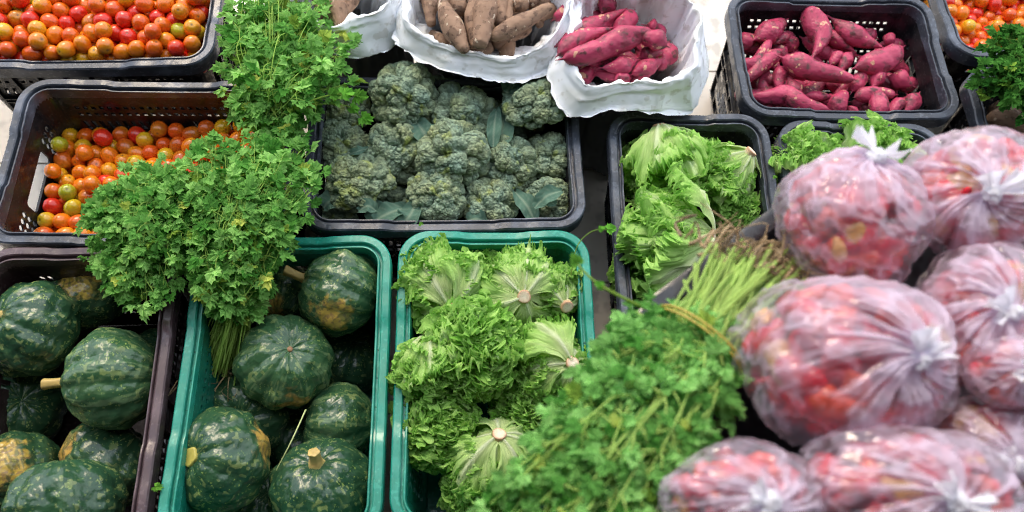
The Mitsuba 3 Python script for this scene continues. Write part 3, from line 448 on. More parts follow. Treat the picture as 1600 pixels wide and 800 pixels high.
tomatoes('T2', 380, .0164, 33, lambda x, y: .142 + .045 * np.clip((x + .1) / .3, 0, 1) - .01 * np.clip(y / .1, 0, 1), [1.0, 1.3, 3.2, 1.6, 3.6, 3.4, 2.8, .7], 'half filled crate', lambda W: inview(W) and W[0] < -.47, 95)
tomatoes('T3', 320, .0146, 47, lambda x, y: .185 + 0 * x, [2.4, 2.4, 3, 3.4, 2.6, .8, .8, .4], 'top right crate', inview, 38)

# ------------------------------------------------------------------ pumpkins
def pumpkin_mesh(idx, seed, squash):
    g = np.random.default_rng(seed)
    n, m = 72, 140
    th = np.linspace(0, np.pi, n); ph = np.linspace(0, 2 * np.pi, m + 1)
    TH, PH = np.meshgrid(th, ph, indexing='ij')
    rib = np.sqrt(np.sin(PH * 5 + .35 * np.sin(TH * 2 + seed) + .25 * np.sin(PH * 2 + seed)) ** 2 + .03)
    e = np.sin(TH) ** .8
    rr = 1 + (rib - .7) * .066 * e * (.55 + .9 * meshkit.noise(np.stack([np.cos(PH) * 1.2 + seed, np.sin(PH) * 1.2, TH * .8], -1)))
    d = np.stack([np.sin(TH) * np.cos(PH), np.sin(TH) * np.sin(PH), np.cos(TH)], -1)
    ns = meshkit.fbm(d * 2.2 + seed * 3.7, 3) - .5; nf = meshkit.fbm(d * 9 + seed, 3) - .5
    rr = rr + .16 * ns + .055 * nf
    rr = rr - .17 * np.exp(-(TH / .33)**2) - .13 * np.exp(-((np.pi - TH) / .30)**2)
    v = d * rr[..., None]; v[..., 2] *= squash
    uv = np.stack([PH / (2 * np.pi) * .9998 + idx + .0001, TH / np.pi], -1).reshape(-1, 2)
    F = grid_faces(n, m + 1)[:, ::-1]
    v = v.reshape(-1, 3)
    vv, ff, nn = meshkit.arrays((v, F), True)
    nn = nn.reshape(n, m + 1, 3); av = nn[:, 0] + nn[:, -1]; av /= np.linalg.norm(av, axis=1, keepdims=True) + 1e-12; nn[:, 0] = av; nn[:, -1] = av
    path = meshkit.write_ply((v, F), True, uv, None, nn.reshape(-1, 3))
    return {'type': 'ply', 'filename': path, 'face_normals': False, 'bsdf': {'type': 'ref', 'id': 'pumpkin_skin'}}
def stem_mesh(kind, seed):
    g = np.random.default_rng(seed)
    if kind == 'long': prof = [(.22, -.06), (.15, .02), (.112, .10), (.10, .24), (.10, .40), (.108, .52), (.122, .60), (.115, .618), (.06, .62), (0.0, .612)]
    elif kind == 'short': prof = [(.25, -.06), (.175, .02), (.125, .09), (.108, .18), (.105, .28), (.115, .34), (.108, .355), (.06, .36), (0, .352)]
    else: prof = [(.20, -.05), (.185, .03), (.175, .08), (.165, .098), (.14, .102), (0, .098)]
    m = 20; ph = np.arange(m) * 2 * np.pi / m; V = []
    for r, z in prof:
        rad = r * (1 + .08 * np.cos(5 * ph + 1.2 * z + seed)) * (1 + .05 * np.sin(2 * ph + seed))
        V.append(np.stack([rad * np.cos(ph) + .08 * z * z, rad * np.sin(ph), np.full(m, z)], 1))
    V = np.vstack(V)
    base = np.array((.50, .36, .12)) if kind != 'cut' else np.array((.46, .40, .09))
    c = base * (1 + .35 * (meshkit.noise(V * 14 + seed)[:, None] - .5)) + np.where((V[:, 2] < .03)[:, None], np.array([-.22, -.10, -.03]), 0)
    return mikit.ply((V, grid_faces(len(prof), m, False, True)[:, ::-1]), 'stem_skin', smooth=True, color=np.clip(c, .02, 1))
PL = {'a': 'dark pumpkin with a thick stalk pointing up at the brown crate left edge', 'b': 'pumpkin with a yellow ochre top in the back of the brown crate, under the parsley',
 'c': 'light green ribbed pumpkin with its long stalk pointing left in the brown crate', 'd': 'pumpkin in deep shade below the stalk of the light green one, brown crate', 'e': 'pumpkin with a large yellow patch at the lower left of the brown crate',
 'f': 'dark glossy pumpkin under the light green one in the brown crate', 'g': 'plain green pumpkin lowest in the brown crate, nearest the viewer', 'h': 'pumpkin with a tan underside at the back left of the green crate',
 'i': 'pumpkin with a tan patch and stalk pointing left in the green crate', 'j': 'light striped pumpkin showing its star shaped blossom scar, middle of the green crate', 'k': 'pumpkin with a blossom scar tucked under the light striped one beside the roots',
 'l': 'large dark pumpkin with cut yellow stalk and orange yellow side in the green crate', 'm': 'wrinkled ribbed pumpkin at the right wall of the green crate', 'n': 'dark pumpkin with a short stalk pointing up, front right of the green crate', 'o': 'pumpkin showing in the gap between the two front pumpkins of the green crate',
 'p': 'pumpkin at the bottom of the green crate under the ribbed one', 'q': 'pumpkin at the bottom of the brown crate by its right wall', 'r': 'pumpkin at the bottom of the green crate, right of the striped one'}
for idx, (k, p, r, ax, st) in enumerate(PUMPKINS):
    pk = thing('pumpkin', PL[k], 'pumpkin', 'pumpkins in the brown crate' if k in 'abcdefgq' else 'pumpkins in the green crate')
    Rm = basis(ax, spin=idx * 1.7)
    if idx in PATCHES:
        ld = Rm.T @ np.array(PATCHES[idx][0])
        PATCH[idx] = (float(np.arctan2(ld[1], ld[0]) / (2 * np.pi) % 1), float(np.arccos(np.clip(ld[2], -1, 1)) / np.pi), PATCHES[idx][1])
    sq = [.86, .80, .92, .8, .82, .82, .84, .82, .90, .88, .82, .86, .90, .86, .8, .8, .8, .8][idx]
    part(pk, 'body', pumpkin_mesh(idx, 100 + idx, sq), to_world=mat(Rm, p, r * 1.02))
    if st in ('long', 'short', 'cut'):
        part(pk, 'stalk', stem_mesh(st, idx), to_world=mat(Rm, np.array(p) + Rm[:, 2] * r * (.80 * sq), r * 1.0))
    elif st == 'scar':
        sc = trimesh.creation.icosphere(subdivisions=2, radius=.06); q = np.array(sc.vertices) * [1, 1, .5]
        part(pk, 'blossom_scar', mikit.ply((q, np.array(sc.faces)), 'stem_skin', smooth=True, color=np.tile([.30, .16, .08], (len(q), 1))), to_world=mat(Rm, np.array(p) + Rm[:, 2] * r * (.86 * sq), r))

# ------------------------------------------------------------------ roots: sweet potatoes and cassava
def root_mesh(pts, r, seed, bsdf, blunt, lump=.16, n=30, m=16):
    g = np.random.default_rng(seed)
    p = spline(pts, n)
    L = np.linalg.norm(np.diff(p, axis=0), axis=1).sum()
    s = np.linspace(0, 1, n)
    e0, e1 = (g.uniform(.5, .9), g.uniform(.5, .9)) if not blunt else (.35, .4)
    prof = np.clip(np.sin(np.pi * (s * .96 + .02)), 0, 1) ** e0 * (1 + .15 * np.sin(s * 7 + seed))
    prof /= prof.max()
    prof[0] = .03; prof[-1] = .03
    if not blunt:                                         # a thin tail at each end
        t0 = nrm(p[0] - p[2]); t1 = nrm(p[-1] - p[-3]); k = r * g.uniform(.25, .8)
        p = np.vstack([p[0] + t0 * k, p, p[-1] + t1 * r * g.uniform(.2, .5)]); prof = np.r_[.02, .09, prof[1:-1], .08, .02]
    v, f = tube(p, r * prof, m)
    c = np.vstack([np.repeat(p, m, 0), p[0], p[-1]])
    o = v - c
    ns = meshkit.fbm(v * 28 + seed * 5.1, 3) - .5; nf = meshkit.noise(v * 110 + seed) - .5
    an = np.arctan2(o @ np.array([.3, .2, .9]), o @ np.array([.8, -.5, .1])); gr = np.abs(np.sin(an * 1.5 + seed + 2 * meshkit.noise(v * 20))) ** .5
    v = c + o * (1 + lump * 3.6 * ns + .10 * nf + (.0 if blunt else .16) * (gr - .8))[:, None]
    return mikit.ply((v, f), bsdf, smooth=True)
SPL = {0: 'pink sweet potato lying against the back left of its crate', 1: 'knobby pink sweet potato at the back left with a pointed upper end', 2: 'slim sweet potato with an upturned tip by the left wall', 3: 'bright magenta sweet potato by the left wall', 5: 'upright sweet potato tapering up to a point, tallest on the heap',
 6: 'long sweet potato sloping down to the right at the back of the heap', 7: 'biggest sweet potato lying across the middle of the heap', 8: 'thick dusty sweet potato on the right of the heap, tapering left', 9: 'bent sweet potato with a step in it along the front left', 19: 'rounded sweet potato by the right wall under the thick dusty one', 15: 'pointed sweet potato standing at the front of the heap', 17: 'curved sweet potato at the front right of the heap', 26: 'thin magenta root tip at the front right corner of the crate', 14: 'grooved sweet potato lying flat near the front'}
def where_in(pts, c):
    q = rotz(-c[8]) @ (np.mean(pts, 0) - [c[5], c[6], 0])
    return ('back' if q[1] > .045 else 'front' if q[1] < -.045 else 'middle') + (' left' if q[0] < -.07 else ' right' if q[0] > .07 else ' centre')
def side_of(pts, cx, cy):
    q = np.mean(pts, 0)
    return ('back' if q[1] > cy + .03 else 'front' if q[1] < cy - .03 else 'middle') + (' left' if q[0] < cx - .03 else ' right' if q[0] > cx + .03 else '')
for i, (pts, r) in enumerate(POTATO_CRATE):
    nm = thing('sweet_potato', SPL.get(i, 'pink sweet potato %s the heap, %s of its black crate' % ('low in' if pts[1][2] < .235 else 'high on', where_in(pts, CR['S']))), 'sweet potato', 'sweet potatoes in the black crate')
    scene[nm] = root_mesh(pts, r * .95, 200 + i, 'sweet_potato_skin', False)
SKL = {3: 'long sweet potato with a thin tail lying across the mouth of the white sack', 0: 'sweet potato at the upper left in the mouth of the white sack', 1: 'sweet potato below the upper left one in the white sack', 4: 'short thick sweet potato at the right of the sack mouth', 5: 'dusty sweet potato at the front of the sack mouth', 6: 'scuffed sweet potato lowest at the front of the sack mouth'}
for i, (pts, r) in enumerate(POTATO_SACK):
    nm = thing('sweet_potato', SKL.get(i, 'pink sweet potato deeper in the white sack, %s' % side_of(pts, .18, 1.12)), 'sweet potato', 'sweet potatoes in the white sack')
    scene[nm] = root_mesh(pts, r * 1.0, 300 + i, 'sweet_potato_skin', False)
CAL = {0: 'long cassava root leaning at the left of the middle sack', 2: 'cassava root with a pale broken end over the sack lip', 5: 'cassava root lying along the right lip of the middle sack', 1: 'narrow cassava root just left of the broken one'}
for i, (pts, r) in enumerate(CASSAVA):
    nm = thing('cassava_root', CAL.get(i, 'brown cassava root inside the middle white sack, %s' % side_of(pts, -.105, 1.18)), 'cassava', 'cassava roots in the middle sack')
    scene[nm] = root_mesh(pts, r * 1.05, 400 + i, 'cassava_skin', True, .10)
for i, (pts, r) in enumerate(CASSAVA_LEFT):
    nm = thing('cassava_root', 'brown cassava root in the sack behind the tall parsley', 'cassava', 'cassava roots in the left sack')
    scene[nm] = root_mesh(pts, r * 1.05, 420 + i, 'cassava_skin', True, .10)

# ------------------------------------------------------------------ sacks
def sack(key, rings, seed, wr=.010, n_phi=150, n_pro=110):
    """rings: (name, list of (x, y, z) controls round the sack), from inside to the ground"""
    R_ = []
    for ctrl in rings:
        c = np.asarray(ctrl, float); c = np.vstack([c[-1:], c, c[:2]])
        R_.append(spline(c, (len(ctrl) + 2) * 24 + 1)[24:24 + len(ctrl) * 24])
    m = min(len(r) for r in R_)
    R_ = np.stack([r[np.linspace(0, len(r), n_phi, endpoint=False).astype(int)] for r in R_])
    S = spline(R_.reshape(len(rings), -1), n_pro).reshape(n_pro, n_phi, 3)
    cen = S.mean(1, keepdims=True)
    o = S - cen; o[..., 2] = 0; o /= np.linalg.norm(o, axis=-1, keepdims=True) + 1e-9
    ph = np.arange(n_phi) * 2 * np.pi / n_phi
    q = np.stack([np.cos(ph)[None] * 3.2 + 0 * S[..., 0], np.sin(ph)[None] * 3.2 + 0 * S[..., 0], np.linspace(0, 5, n_pro)[:, None] + 0 * S[..., 0]], -1)
    prow = np.linspace(0, 1, n_pro)[:, None]
    col = np.exp(-((prow - .36) / .16) ** 2)                  # the rolled mouth, where the folds run round
    hor = 1 - np.abs(2 * meshkit.fbm(np.stack([q[..., 0] * .34 + seed, q[..., 1] * .34, q[..., 2] * 3.4 + .8 * meshkit.noise(q * .5)], -1), 2, seed) - 1) * 2
    ver = 1 - np.abs(2 * meshkit.fbm(np.stack([q[..., 0] * 2.1 + q[..., 2] * .3, q[..., 1] * 2.1 + seed, q[..., 2] * .30], -1), 3, seed + 5) - 1) * 2
    dia = 1 - np.abs(2 * meshkit.noise(np.stack([q[..., 0] * .9 + q[..., 2] * .9, q[..., 1] * .9 - q[..., 2] * .5, q[..., 2] * .3 + seed], -1), seed + 9) - 1) * 2
    S = S + o * (wr * .50 * col * (hor - .3) + wr * 1.4 * (1 - col) * (ver - .4) + wr * .8 * dia + wr * .25 * col * (ver - .4))[..., None]
    S[..., 2] += wr * .8 * (meshkit.noise(q * [.7, .7, .3] + 5, seed + 1) - .5)
    S[..., 2] = np.maximum(S[..., 2], .006)
    uu, vv = np.meshgrid(np.linspace(0, 1, n_phi), np.linspace(0, 1, n_pro))
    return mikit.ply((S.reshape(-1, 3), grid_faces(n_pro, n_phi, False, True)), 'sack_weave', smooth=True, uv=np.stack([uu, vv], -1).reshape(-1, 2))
def ring(cx, cy, r, z, dr=(0,) * 12, dz=(0,) * 12, ey=1.0):
    """12 controls from the right (+x) counter-clockwise: dr widens, dz lifts each"""
    a = np.arange(12) * np.pi / 6
    return np.stack([cx + (r + np.array(dr)) * np.cos(a), cy + (r + np.array(dr)) * np.sin(a) * ey, z + np.array(dz)], 1)
def build_sack(code, cx, cy, label, lipr, seed, crest_dr, crest_dz, hem_dz, hem_dr, body_c, body_r, zc=.41):
    key = thing('white_sack', label, 'sack', 'woven white sacks')
    bx, by = body_c
    Z = np.zeros(12); cd = np.array(crest_dr); cz = np.array(crest_dz); hz = np.array(hem_dz); hd = np.array(hem_dr)
    gs = np.random.default_rng(seed + 77); cz = cz + gs.normal(0, .006, 12); cd = cd + gs.normal(0, .005, 12); hz = hz + gs.normal(0, .009, 12); hd = hd + gs.normal(0, .006, 12)
    rings = [ring(cx, cy, lipr - .05, zc - .17, cd * .4), ring(cx, cy, lipr - .012, zc - .07, cd * .9, cz * .5), ring(cx, cy, lipr - .002, zc - .008, cd, cz), ring(cx, cy, lipr + .002, zc + .001, cd, cz), ring(cx, cy, lipr + .007, zc - .004, cd, cz),
             ring(cx, cy, lipr + .015, zc - .022, cd + hd * .4, cz + hz * .4), ring(cx, cy, lipr + .026, zc - .046, cd + hd, cz + hz), ring(cx, cy, lipr + .0275, zc - .049, cd + hd, cz + hz), ring(cx, cy, lipr + .023, zc - .048, cd + hd, cz + hz),
             ring(bx, by, (body_r + lipr) / 2 + .006, zc - .075, cd * .5, (cz + hz) * .5), ring(bx, by, body_r, .22), ring(bx, by, body_r * 1.03, .10), ring(bx, by, body_r * .93, .015), ring(bx, by, body_r * .5, .008), ring(bx, by, .01, .008)]
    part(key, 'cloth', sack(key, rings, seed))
    return key
# angle order: E, ENE, NNE, N, NNW, WNW, W, WSW, SSW, S, SSE, ESE
build_sack('mid', -.105, 1.185, 'white woven sack of brown cassava roots, its rolled mouth over the broccoli crate', .155, 3,
           (0, 0, 0, .02, 0, 0, 0, .0, -.020, -.042, -.030, -.005), (.01, .02, .03, .03, .03, .02, .01, .0, -.015, -.02, -.015, .0), (.01, 0, 0, 0, 0, 0, .0, .0, .005, .008, .005, .005), (0, 0, 0, 0, 0, 0, 0, .0, .006, .014, .010, .0), (-.105, 1.265), .145, .425)
build_sack('right', .182, 1.130, 'white woven sack of pink sweet potatoes with a pointed folded collar', .125, 8,
           (.015, .01, .0, .0, 0, -.005, -.018, -.012, .0, -.020, -.014, .012), (.01, .02, .03, .03, .02, .01, .0, -.005, -.01, -.015, -.01, .0), (-.07, -.03, 0, 0, 0, 0, .0, .0, -.012, .01, -.004, -.05), (.015, .01, 0, 0, 0, 0, .0, .004, .014, .008, .006, .008), (.20, 1.19), .135, .425)
build_sack('left', -.415, 1.215, 'white woven sack behind the tall parsley bunch, partly hidden', .115, 14,
           (0, 0, 0, 0, 0, 0, 0, 0, 0, 0, 0, .01), (.02, .02, .02, .02, .02, .02, 0, 0, -.01, -.01, 0, .01), (-.02, 0, 0, 0, 0, 0, 0, 0, -.02, -.02, -.03, -.04), (.0, 0, 0, 0, 0, 0, 0, 0, 0, 0, .01, .01), (-.42, 1.25), .125, .42)

# ------------------------------------------------------------------ broccoli
def broccoli_mesh(seed):
    g = np.random.default_rng(seed)
    ico = trimesh.creation.icosphere(subdivisions=6); d = np.array(ico.vertices); F = np.array(ico.faces)
    keep = d[:, 2] > -.30
    idx = -np.ones(len(d), int); idx[keep] = np.arange(keep.sum())
    F = F[keep[F].all(1)]; F = idx[F]; d = d[keep]
    from scipy.spatial import cKDTree
    def caps(n, jit, warp, sz):
        i = np.arange(n) + .5; ph = np.pi * (1 + 5**.5) * i; z = 1 - 1.32 * i / n
        c = np.stack([np.cos(ph) * np.sqrt(np.clip(1 - z * z, 0, 1)), np.sin(ph) * np.sqrt(np.clip(1 - z * z, 0, 1)), z], 1)
        c += g.normal(0, jit, c.shape); c /= np.linalg.norm(c, axis=1, keepdims=True)
        dist, which = cKDTree(c).query(d + warp * (np.stack([meshkit.noise(d * 9 + k * 5 + seed) for k in range(3)], 1) - .5))
        hgt = g.uniform(.75, 1.25, n)[which]
        x = np.clip(dist / (sz * hgt ** .5), 0, 1)
        return np.sqrt(np.clip(1 - x * x, 0, 1)) * hgt, which, x
    h1, w1, x1 = caps(26, .10, .12, .40)
    h2, w2, x2 = caps(150, .05, .06, .17)
    h3, w3, x3 = caps(2100, .010, .012, .047)
    r = .60 + .29 * h1 + .095 * h2 + .034 * h3 + .10 * (meshkit.fbm(d * 1.6 + seed, 2) - .5)
    r *= np.where(d[:, 2] < 0, 1 + .5 * d[:, 2], 1)
    v = d * r[:, None]; v[:, 2] *= .88
    tone = g.random(26)[w1]
    c = np.array([.125, .175, .112]) + (np.array([.235, .295, .185]) - np.array([.125, .175, .112])) * (.5 * tone + .5 * meshkit.fbm(d * 4 + seed, 3))[:, None]
    blue = meshkit.fbm(d * 2.3 + 3 + seed, 2)[:, None]
    c = c * (1 + (blue - .5) * np.array([-.3, 0, .5]))
    yel = np.clip((meshkit.fbm(d * 3.1 + seed * 11, 3) - (.66 if seed % 3 else .56)) / .10, 0, 1)[:, None] * .8
    c = c + (np.array([.30, .35, .075]) - c) * yel * (.3 + .7 * g.random(150)[w2][:, None])
    c = c * (1 + .75 * (g.random(2100)[w3][:, None] - .5))
    key = 'broccoli_form_%d' % seed
    scene[key] = {'type': 'shapegroup', 'head': mikit.ply((v, F), 'floret_skin', smooth=True, color=np.clip(c, 0.005, 1))}
    return {'type': 'instance', 'group': {'type': 'ref', 'id': key}}
BRM = [broccoli_mesh(s) for s in (1, 2, 4, 5, 6)]
tv, tf = tube(spline([(0, 0, .45), (0.02, 0, 0), (.0, .03, -.5), (.03, .05, -.95)], 12), np.linspace(.30, .22, 12), 12)
BST = mikit.ply((tv, tf), 'stem_skin', smooth=True, color=np.clip(np.array([.19, .27, .10]) * (1 + .3 * (meshkit.noise(tv * 6)[:, None] - .5)), 0, 1))
BRL = ['large broccoli head standing highest at the back of the crate', 'shaded broccoli head in the back left corner', 'broccoli head by the left wall of the crate', 'yellowing broccoli head at the back centre', 'broccoli head wrapped by a big leaf in the back right corner', 'broccoli head in the middle left of the crate',
       'broccoli head in the very centre, biggest of the middle row', 'bluish broccoli head at the front left above loose leaves', 'broccoli head with yellow florets right of the centre', 'broccoli head against the right wall', 'broccoli head at the front centre by the rim', 'broccoli head at the front, right of the centre',
       'small broccoli head with yellow florets in the front right corner', 'small dark broccoli head in the front left corner', 'broccoli head low in the back row beside the tallest one', 'broccoli head low in the back row near the folded leaf', 'broccoli head under the back row near the loose leaf', 'broccoli head buried below the centre one', 'broccoli head buried at the front left', 'broccoli head buried at the right']
pickb = [0, 4, 1, 2, 3, 1, 0, 4, 2, 3, 1, 0, 2, 3, 2, 4, 4, 1, 3, 0]
for i, (p, r) in enumerate(BROCCOLI):
    g = np.random.default_rng(500 + i)
    k = thing('broccoli', BRL[i], 'broccoli', 'broccoli heads in the black crate')
    ax = nrm([g.normal(0, .28), g.normal(-.15, .25), 1]) if i != 4 else nrm([-.15, .25, .95])
    Rm = basis(ax, g.uniform(0, 6))
    part(k, 'head', BRM[pickb[i]], to_world=mat(Rm, p, r * 1.08))
    part(k, 'stalk', BST, to_world=mat(Rm, p, r * .95))

def broad_leaf(pts, w, seed, col, rib):
    n, m = 16, 9
    p = spline(pts, n); t, a, b = frames(p)
    s = np.linspace(-1, 1, m); u = np.linspace(0, 1, n)
    wid = w * (np.sin(np.pi * np.clip(u * .92 + .06, 0, 1)) ** .6)
    V = p[:, None] + b[:, None] * (wid[:, None] * s[None])[..., None]
    S, Uu = np.meshgrid(s, u)
    wav = .22 * w * np.abs(S) ** 1.5 * np.sin(Uu * 13 + seed + 2 * np.sign(S)) + .35 * w * S**2 + .12 * w * (meshkit.noise(V * 60 + seed) - .5)
    V = V + a[:, None] * wav[..., None]
    c = np.array(col) * (1 + .5 * (meshkit.fbm(V * 45 + seed, 3) - .5))[..., None]
    vein = np.exp(-(S / .09)**2) + .35 * (np.abs(np.sin((Uu * 5 + np.abs(S) * 1.2) * np.pi)) > .93)
    c = c + (np.array(rib) - c) * np.clip(vein * .7, 0, 1)[..., None]
    return mikit.ply((V.reshape(-1, 3), grid_faces(n, m)), 'leaf_skin', smooth=True, color=np.clip(c.reshape(-1, 3), 0, 1))
BLL = ['blue green leaf folded over the broccoli head in the back right corner', 'blue green leaf tip sticking out over the right rim', 'small blue green leaf lying behind the centre head', 'dark blue green leaf standing between the two right heads', 'narrow blue green leaf standing beside the yellowing head']
for i, (pts, w) in enumerate(BROCLEAF):
    nm = thing('broccoli_leaf', BLL[i] if i < 5 else 'blue green broccoli leaf tucked between heads, %s of the broccoli crate' % where_in(pts, CR['B']), 'leaf', 'loose broccoli leaves')
    scene[nm] = broad_leaf(pts, w * 1.15, i * 3.3, (.13, .24, .18), (.36, .46, .34))

# ------------------------------------------------------------------ lettuce
def lettuce_leaf(seed, L, W, frill, a0, a1, nt=200, nr=17, pale=1.0):
    g = np.random.default_rng(seed)
    rc = .66 if nt < 210 else .76                                     # where the blade ends and the frilled border begins
    nb = nr // 2
    rho = np.r_[np.linspace(0, rc, nb, endpoint=False), np.linspace(rc, 1, nr - nb)]
    TH, RH = np.meshgrid(np.linspace(-1, 1, nt), rho, indexing='ij')
    nz1 = lambda k, o: meshkit.noise(np.stack([TH * k + seed * 1.3, TH * 0 + o, TH * 0], -1)) - .5
    jag = 1 + .22 * nz1(5, 0) + .08 * nz1(14, 5)
    xm = L * (.36 + .64 * np.cos(TH * 1.42)) * jag; ym = W * np.sin(TH * 1.5) * jag
    Rb = np.minimum(RH, rc) / rc; t = np.clip((RH - rc) / (1 - rc), 0, 1)
    x = xm * Rb; y = .013 * TH * (1 - Rb) + ym * Rb ** 1.35
    arc = TH * 2.45
    e = np.clip((RH - .30) / .70, 0, 1)
    f1, f2, f3 = (g.uniform(8, 10), g.uniform(29, 33), g.uniform(57, 63)) if nt > 210 else (g.uniform(5, 7), g.uniform(17, 20), g.uniform(29, 33))
    ph = g.uniform(0, 6, 8)
    m1, m2 = (.55 + .9 * (.5 + nz1(k, o)) for k, o in ((5, 1), (9, 2)))
    warp = 2.5 * nz1(5, 7) + 1.2 * nz1(11, 9)
    A1 = .55 * frill * e ** 1.6 * m1
    nz = A1 * np.sin(arc * f1 + ph[0] + warp)
    y = y + .6 * A1 * np.cos(arc * f1 + ph[3])
    # the border curls up and down in turn, like a ruff
    beta = 3.3 * m2 * (np.sin(arc * f2 + ph[1] + 1.6 * warp) + .55 * np.sin(arc * f3 + ph[2]) + .35 * np.sin(arc * f1 + ph[4]))
    beta = np.where(np.abs(beta) < .05, .05, beta)
    wd = (1.5 if nt > 210 else 1.05) * frill * (1 + .6 * nz1(8, 13))
    dr_, dn_ = wd * np.sin(beta * t) / beta, wd * (1 - np.cos(beta * t)) / beta
    om = np.stack([xm + .25 * L, ym * 1.1], -1); om /= np.linalg.norm(om, axis=-1, keepdims=True)
    x = x + om[..., 0] * dr_; y = y + om[..., 1] * dr_; nz = nz + dn_ * 1.5
    tq = wd * .30 * t ** 1.5 * np.cos(arc * f2 + ph[5] + 1.6 * warp)
    x = x - om[..., 1] * tq; y = y + om[..., 0] * tq
    nz += .017 * (meshkit.fbm(np.stack([x * 45 + seed, y * 45, 0 * x], -1), 3) - .5) * 2 * np.clip(RH * 2, 0, 1)
    vp = np.abs(np.sin(TH * 8.5 + .5 * np.sin(TH * 11 + seed) - .5 * RH * np.sign(TH)))
    veins = vp ** 22 * np.clip(1.05 - RH * 1.2, 0, 1) * (.5 + nz1(5, 21))
    ribw = .24 * (1 - .80 * RH) + .014
    rib = np.exp(-(TH / ribw) ** 2) * (1 - .8 * RH)
    nz -= .0055 * rib + .0022 * veins                   # ribs stand proud on the outside
    nz += .30 * y * y / W * (.4 + .6 * RH)
    al = np.linspace(0, 1, 60); ang = np.radians(a0 + (a1 - a0) * al ** .8)
    X = np.r_[0, np.cumsum(np.cos(ang))[:-1]] / 60 * L * 1.1; Z = np.r_[0, np.cumsum(np.sin(ang))[:-1]] / 60 * L * 1.1
    q = np.clip(x / (L * 1.1), 0, 1)
    px, pz, pa = np.interp(q, al, X), np.interp(q, al, Z), np.radians(a0 + (a1 - a0) * np.clip(q, 0, 1) ** .8)
    V = np.stack([px - np.sin(pa) * nz + .012, y, pz + np.cos(pa) * nz], -1)
    green = np.array([.16, .43, .045]) + (np.array([.56, .81, .25]) - np.array([.16, .43, .045])) * np.clip(meshkit.fbm(V * 42 + seed, 3) * 1.5 - .25, 0, 1)[..., None]
    palec = np.array([.58, .70, .32])
    w = np.clip(rib * 1.25 + .60 * veins + pale * 1.0 * np.clip(1.05 - RH * 1.35, 0, 1) * (.35 + 1.1 * meshkit.fbm(V * 70 + seed * 2, 2)), 0, 1)[..., None]
    c = green + (palec - green) * w
    c = c + (np.array([.74, .78, .58]) - c) * np.clip(rib * 1.4 - .30 + .5 * veins, 0, 1)[..., None] * .8
    return mikit.ply((V.reshape(-1, 3), grid_faces(nt, nr)), 'lettuce_skin', smooth=True, color=np.clip(c.reshape(-1, 3), 0, 1))
def stump_mesh(seed):
    m = 24; ph = np.arange(m) * 2 * np.pi / m
    prof = [(.010, .03), (.015, .012), (.0155, .0), (.0145, -.002), (.0105, -.0025), (.0001, -.0015)]
    V = np.vstack([np.stack([r * np.cos(ph) * (1 + .06 * np.sin(3 * ph + seed)), r * np.sin(ph), np.full(m, z)], 1) for r, z in prof])
    C = np.repeat(np.array([(.62, .66, .42), (.56, .50, .30), (.46, .26, .15), (.52, .30, .18), (.66, .54, .38), (.72, .66, .50)]), m, 0) * (1 + .3 * (meshkit.noise(V * 400 + seed)[:, None] - .5))
    return mikit.ply((V, grid_faces(len(prof), m, False, True)), 'stem_skin', smooth=True, color=np.clip(C, 0, 1))
STUMP = [stump_mesh(s) for s in (1, 2)]
VAR = {}
def leafvar(kind, j):
    if (kind, j) not in VAR:
        s = {'bottom': 0, 'side': 100, 'frill': 200, 'tip': 300}[kind] + j * 7
        g = np.random.default_rng(s)
        if kind == 'bottom': a = dict(L=.125, W=.066, frill=.0105, a0=0 + 10 * j, a1=90 + 2 * j, pale=1.15, nt=300)
        elif kind == 'side': a = dict(L=.160, W=.064, frill=.0115, a0=20 + 9 * j, a1=84 + j, pale=1.1, nt=300)
        elif kind == 'tip': a = dict(L=.070, W=.056, frill=.0100, a0=84 - 6 * j, a1=34 + 7 * j, pale=.15, nt=200, nr=13)
        else: a = dict(L=.15, W=.082, frill=.0115, a0=88 - 5 * j, a1=25 + 3 * j, pale=.30)
        gk = 'lettuce_leaf_%s_%d' % (kind, j)
        scene[gk] = {'type': 'shapegroup', 'leaf': lettuce_leaf(s + 1, **a)}
        VAR[(kind, j)] = {'type': 'instance', 'group': {'type': 'ref', 'id': gk}}
    return VAR[(kind, j)]
LTL = {'a': 'lettuce head with its cut stem up, at the back left of the green crate', 'b': 'lettuce head with a round pale stem disc facing up, back centre of the green crate', 'c': 'lettuce head with its stem disc beside the right rim of the green crate', 'd': 'lettuce head with a brown cut stem at the front of the green crate',
 'e': 'big lettuce head showing only tight frilly leaf tips, middle of the green crate', 'f': 'lettuce lying along the left wall of the green crate with a pale rib showing', 'g': 'small pale lettuce against the right wall of the green crate', 'h': 'frilly lettuce spilling over the front left of the green crate', 'i': 'frilly lettuce filling between the two stem discs', 'j': 'frilly lettuce along the back wall of the green crate',
 'k': 'frilly lettuce under the back left head', 'l': 'frilly lettuce at the front right under the parsley', 'm': 'frilly lettuce low at the front of the green crate', 'n': 'frilly lettuce in the back right corner of the green crate', 'A': 'lettuce with its stem at the back rim, leaves spread to the front, narrow black crate', 'B': 'lettuce with its stem against the right rim of the narrow black crate',
 'C': 'lettuce lying with white ribs fanned left from its stem, front of the narrow black crate', 'D': 'frilly lettuce right of the centre in the narrow black crate', 'E': 'frilly lettuce at the left front of the narrow black crate', 'F': 'frilly lettuce below the back head in the narrow black crate', 'G': 'frilly lettuce in the centre of the narrow black crate', 'H': 'frilly lettuce low at the front of the narrow black crate',
 'R': 'upright pale lettuce leaf cluster at the left of the crate behind the bags', 'S': 'lettuce with curved ribs and frilly tips at the right of the crate behind the bags', 'T': 'frilly lettuce between the two in the crate behind the bags'}
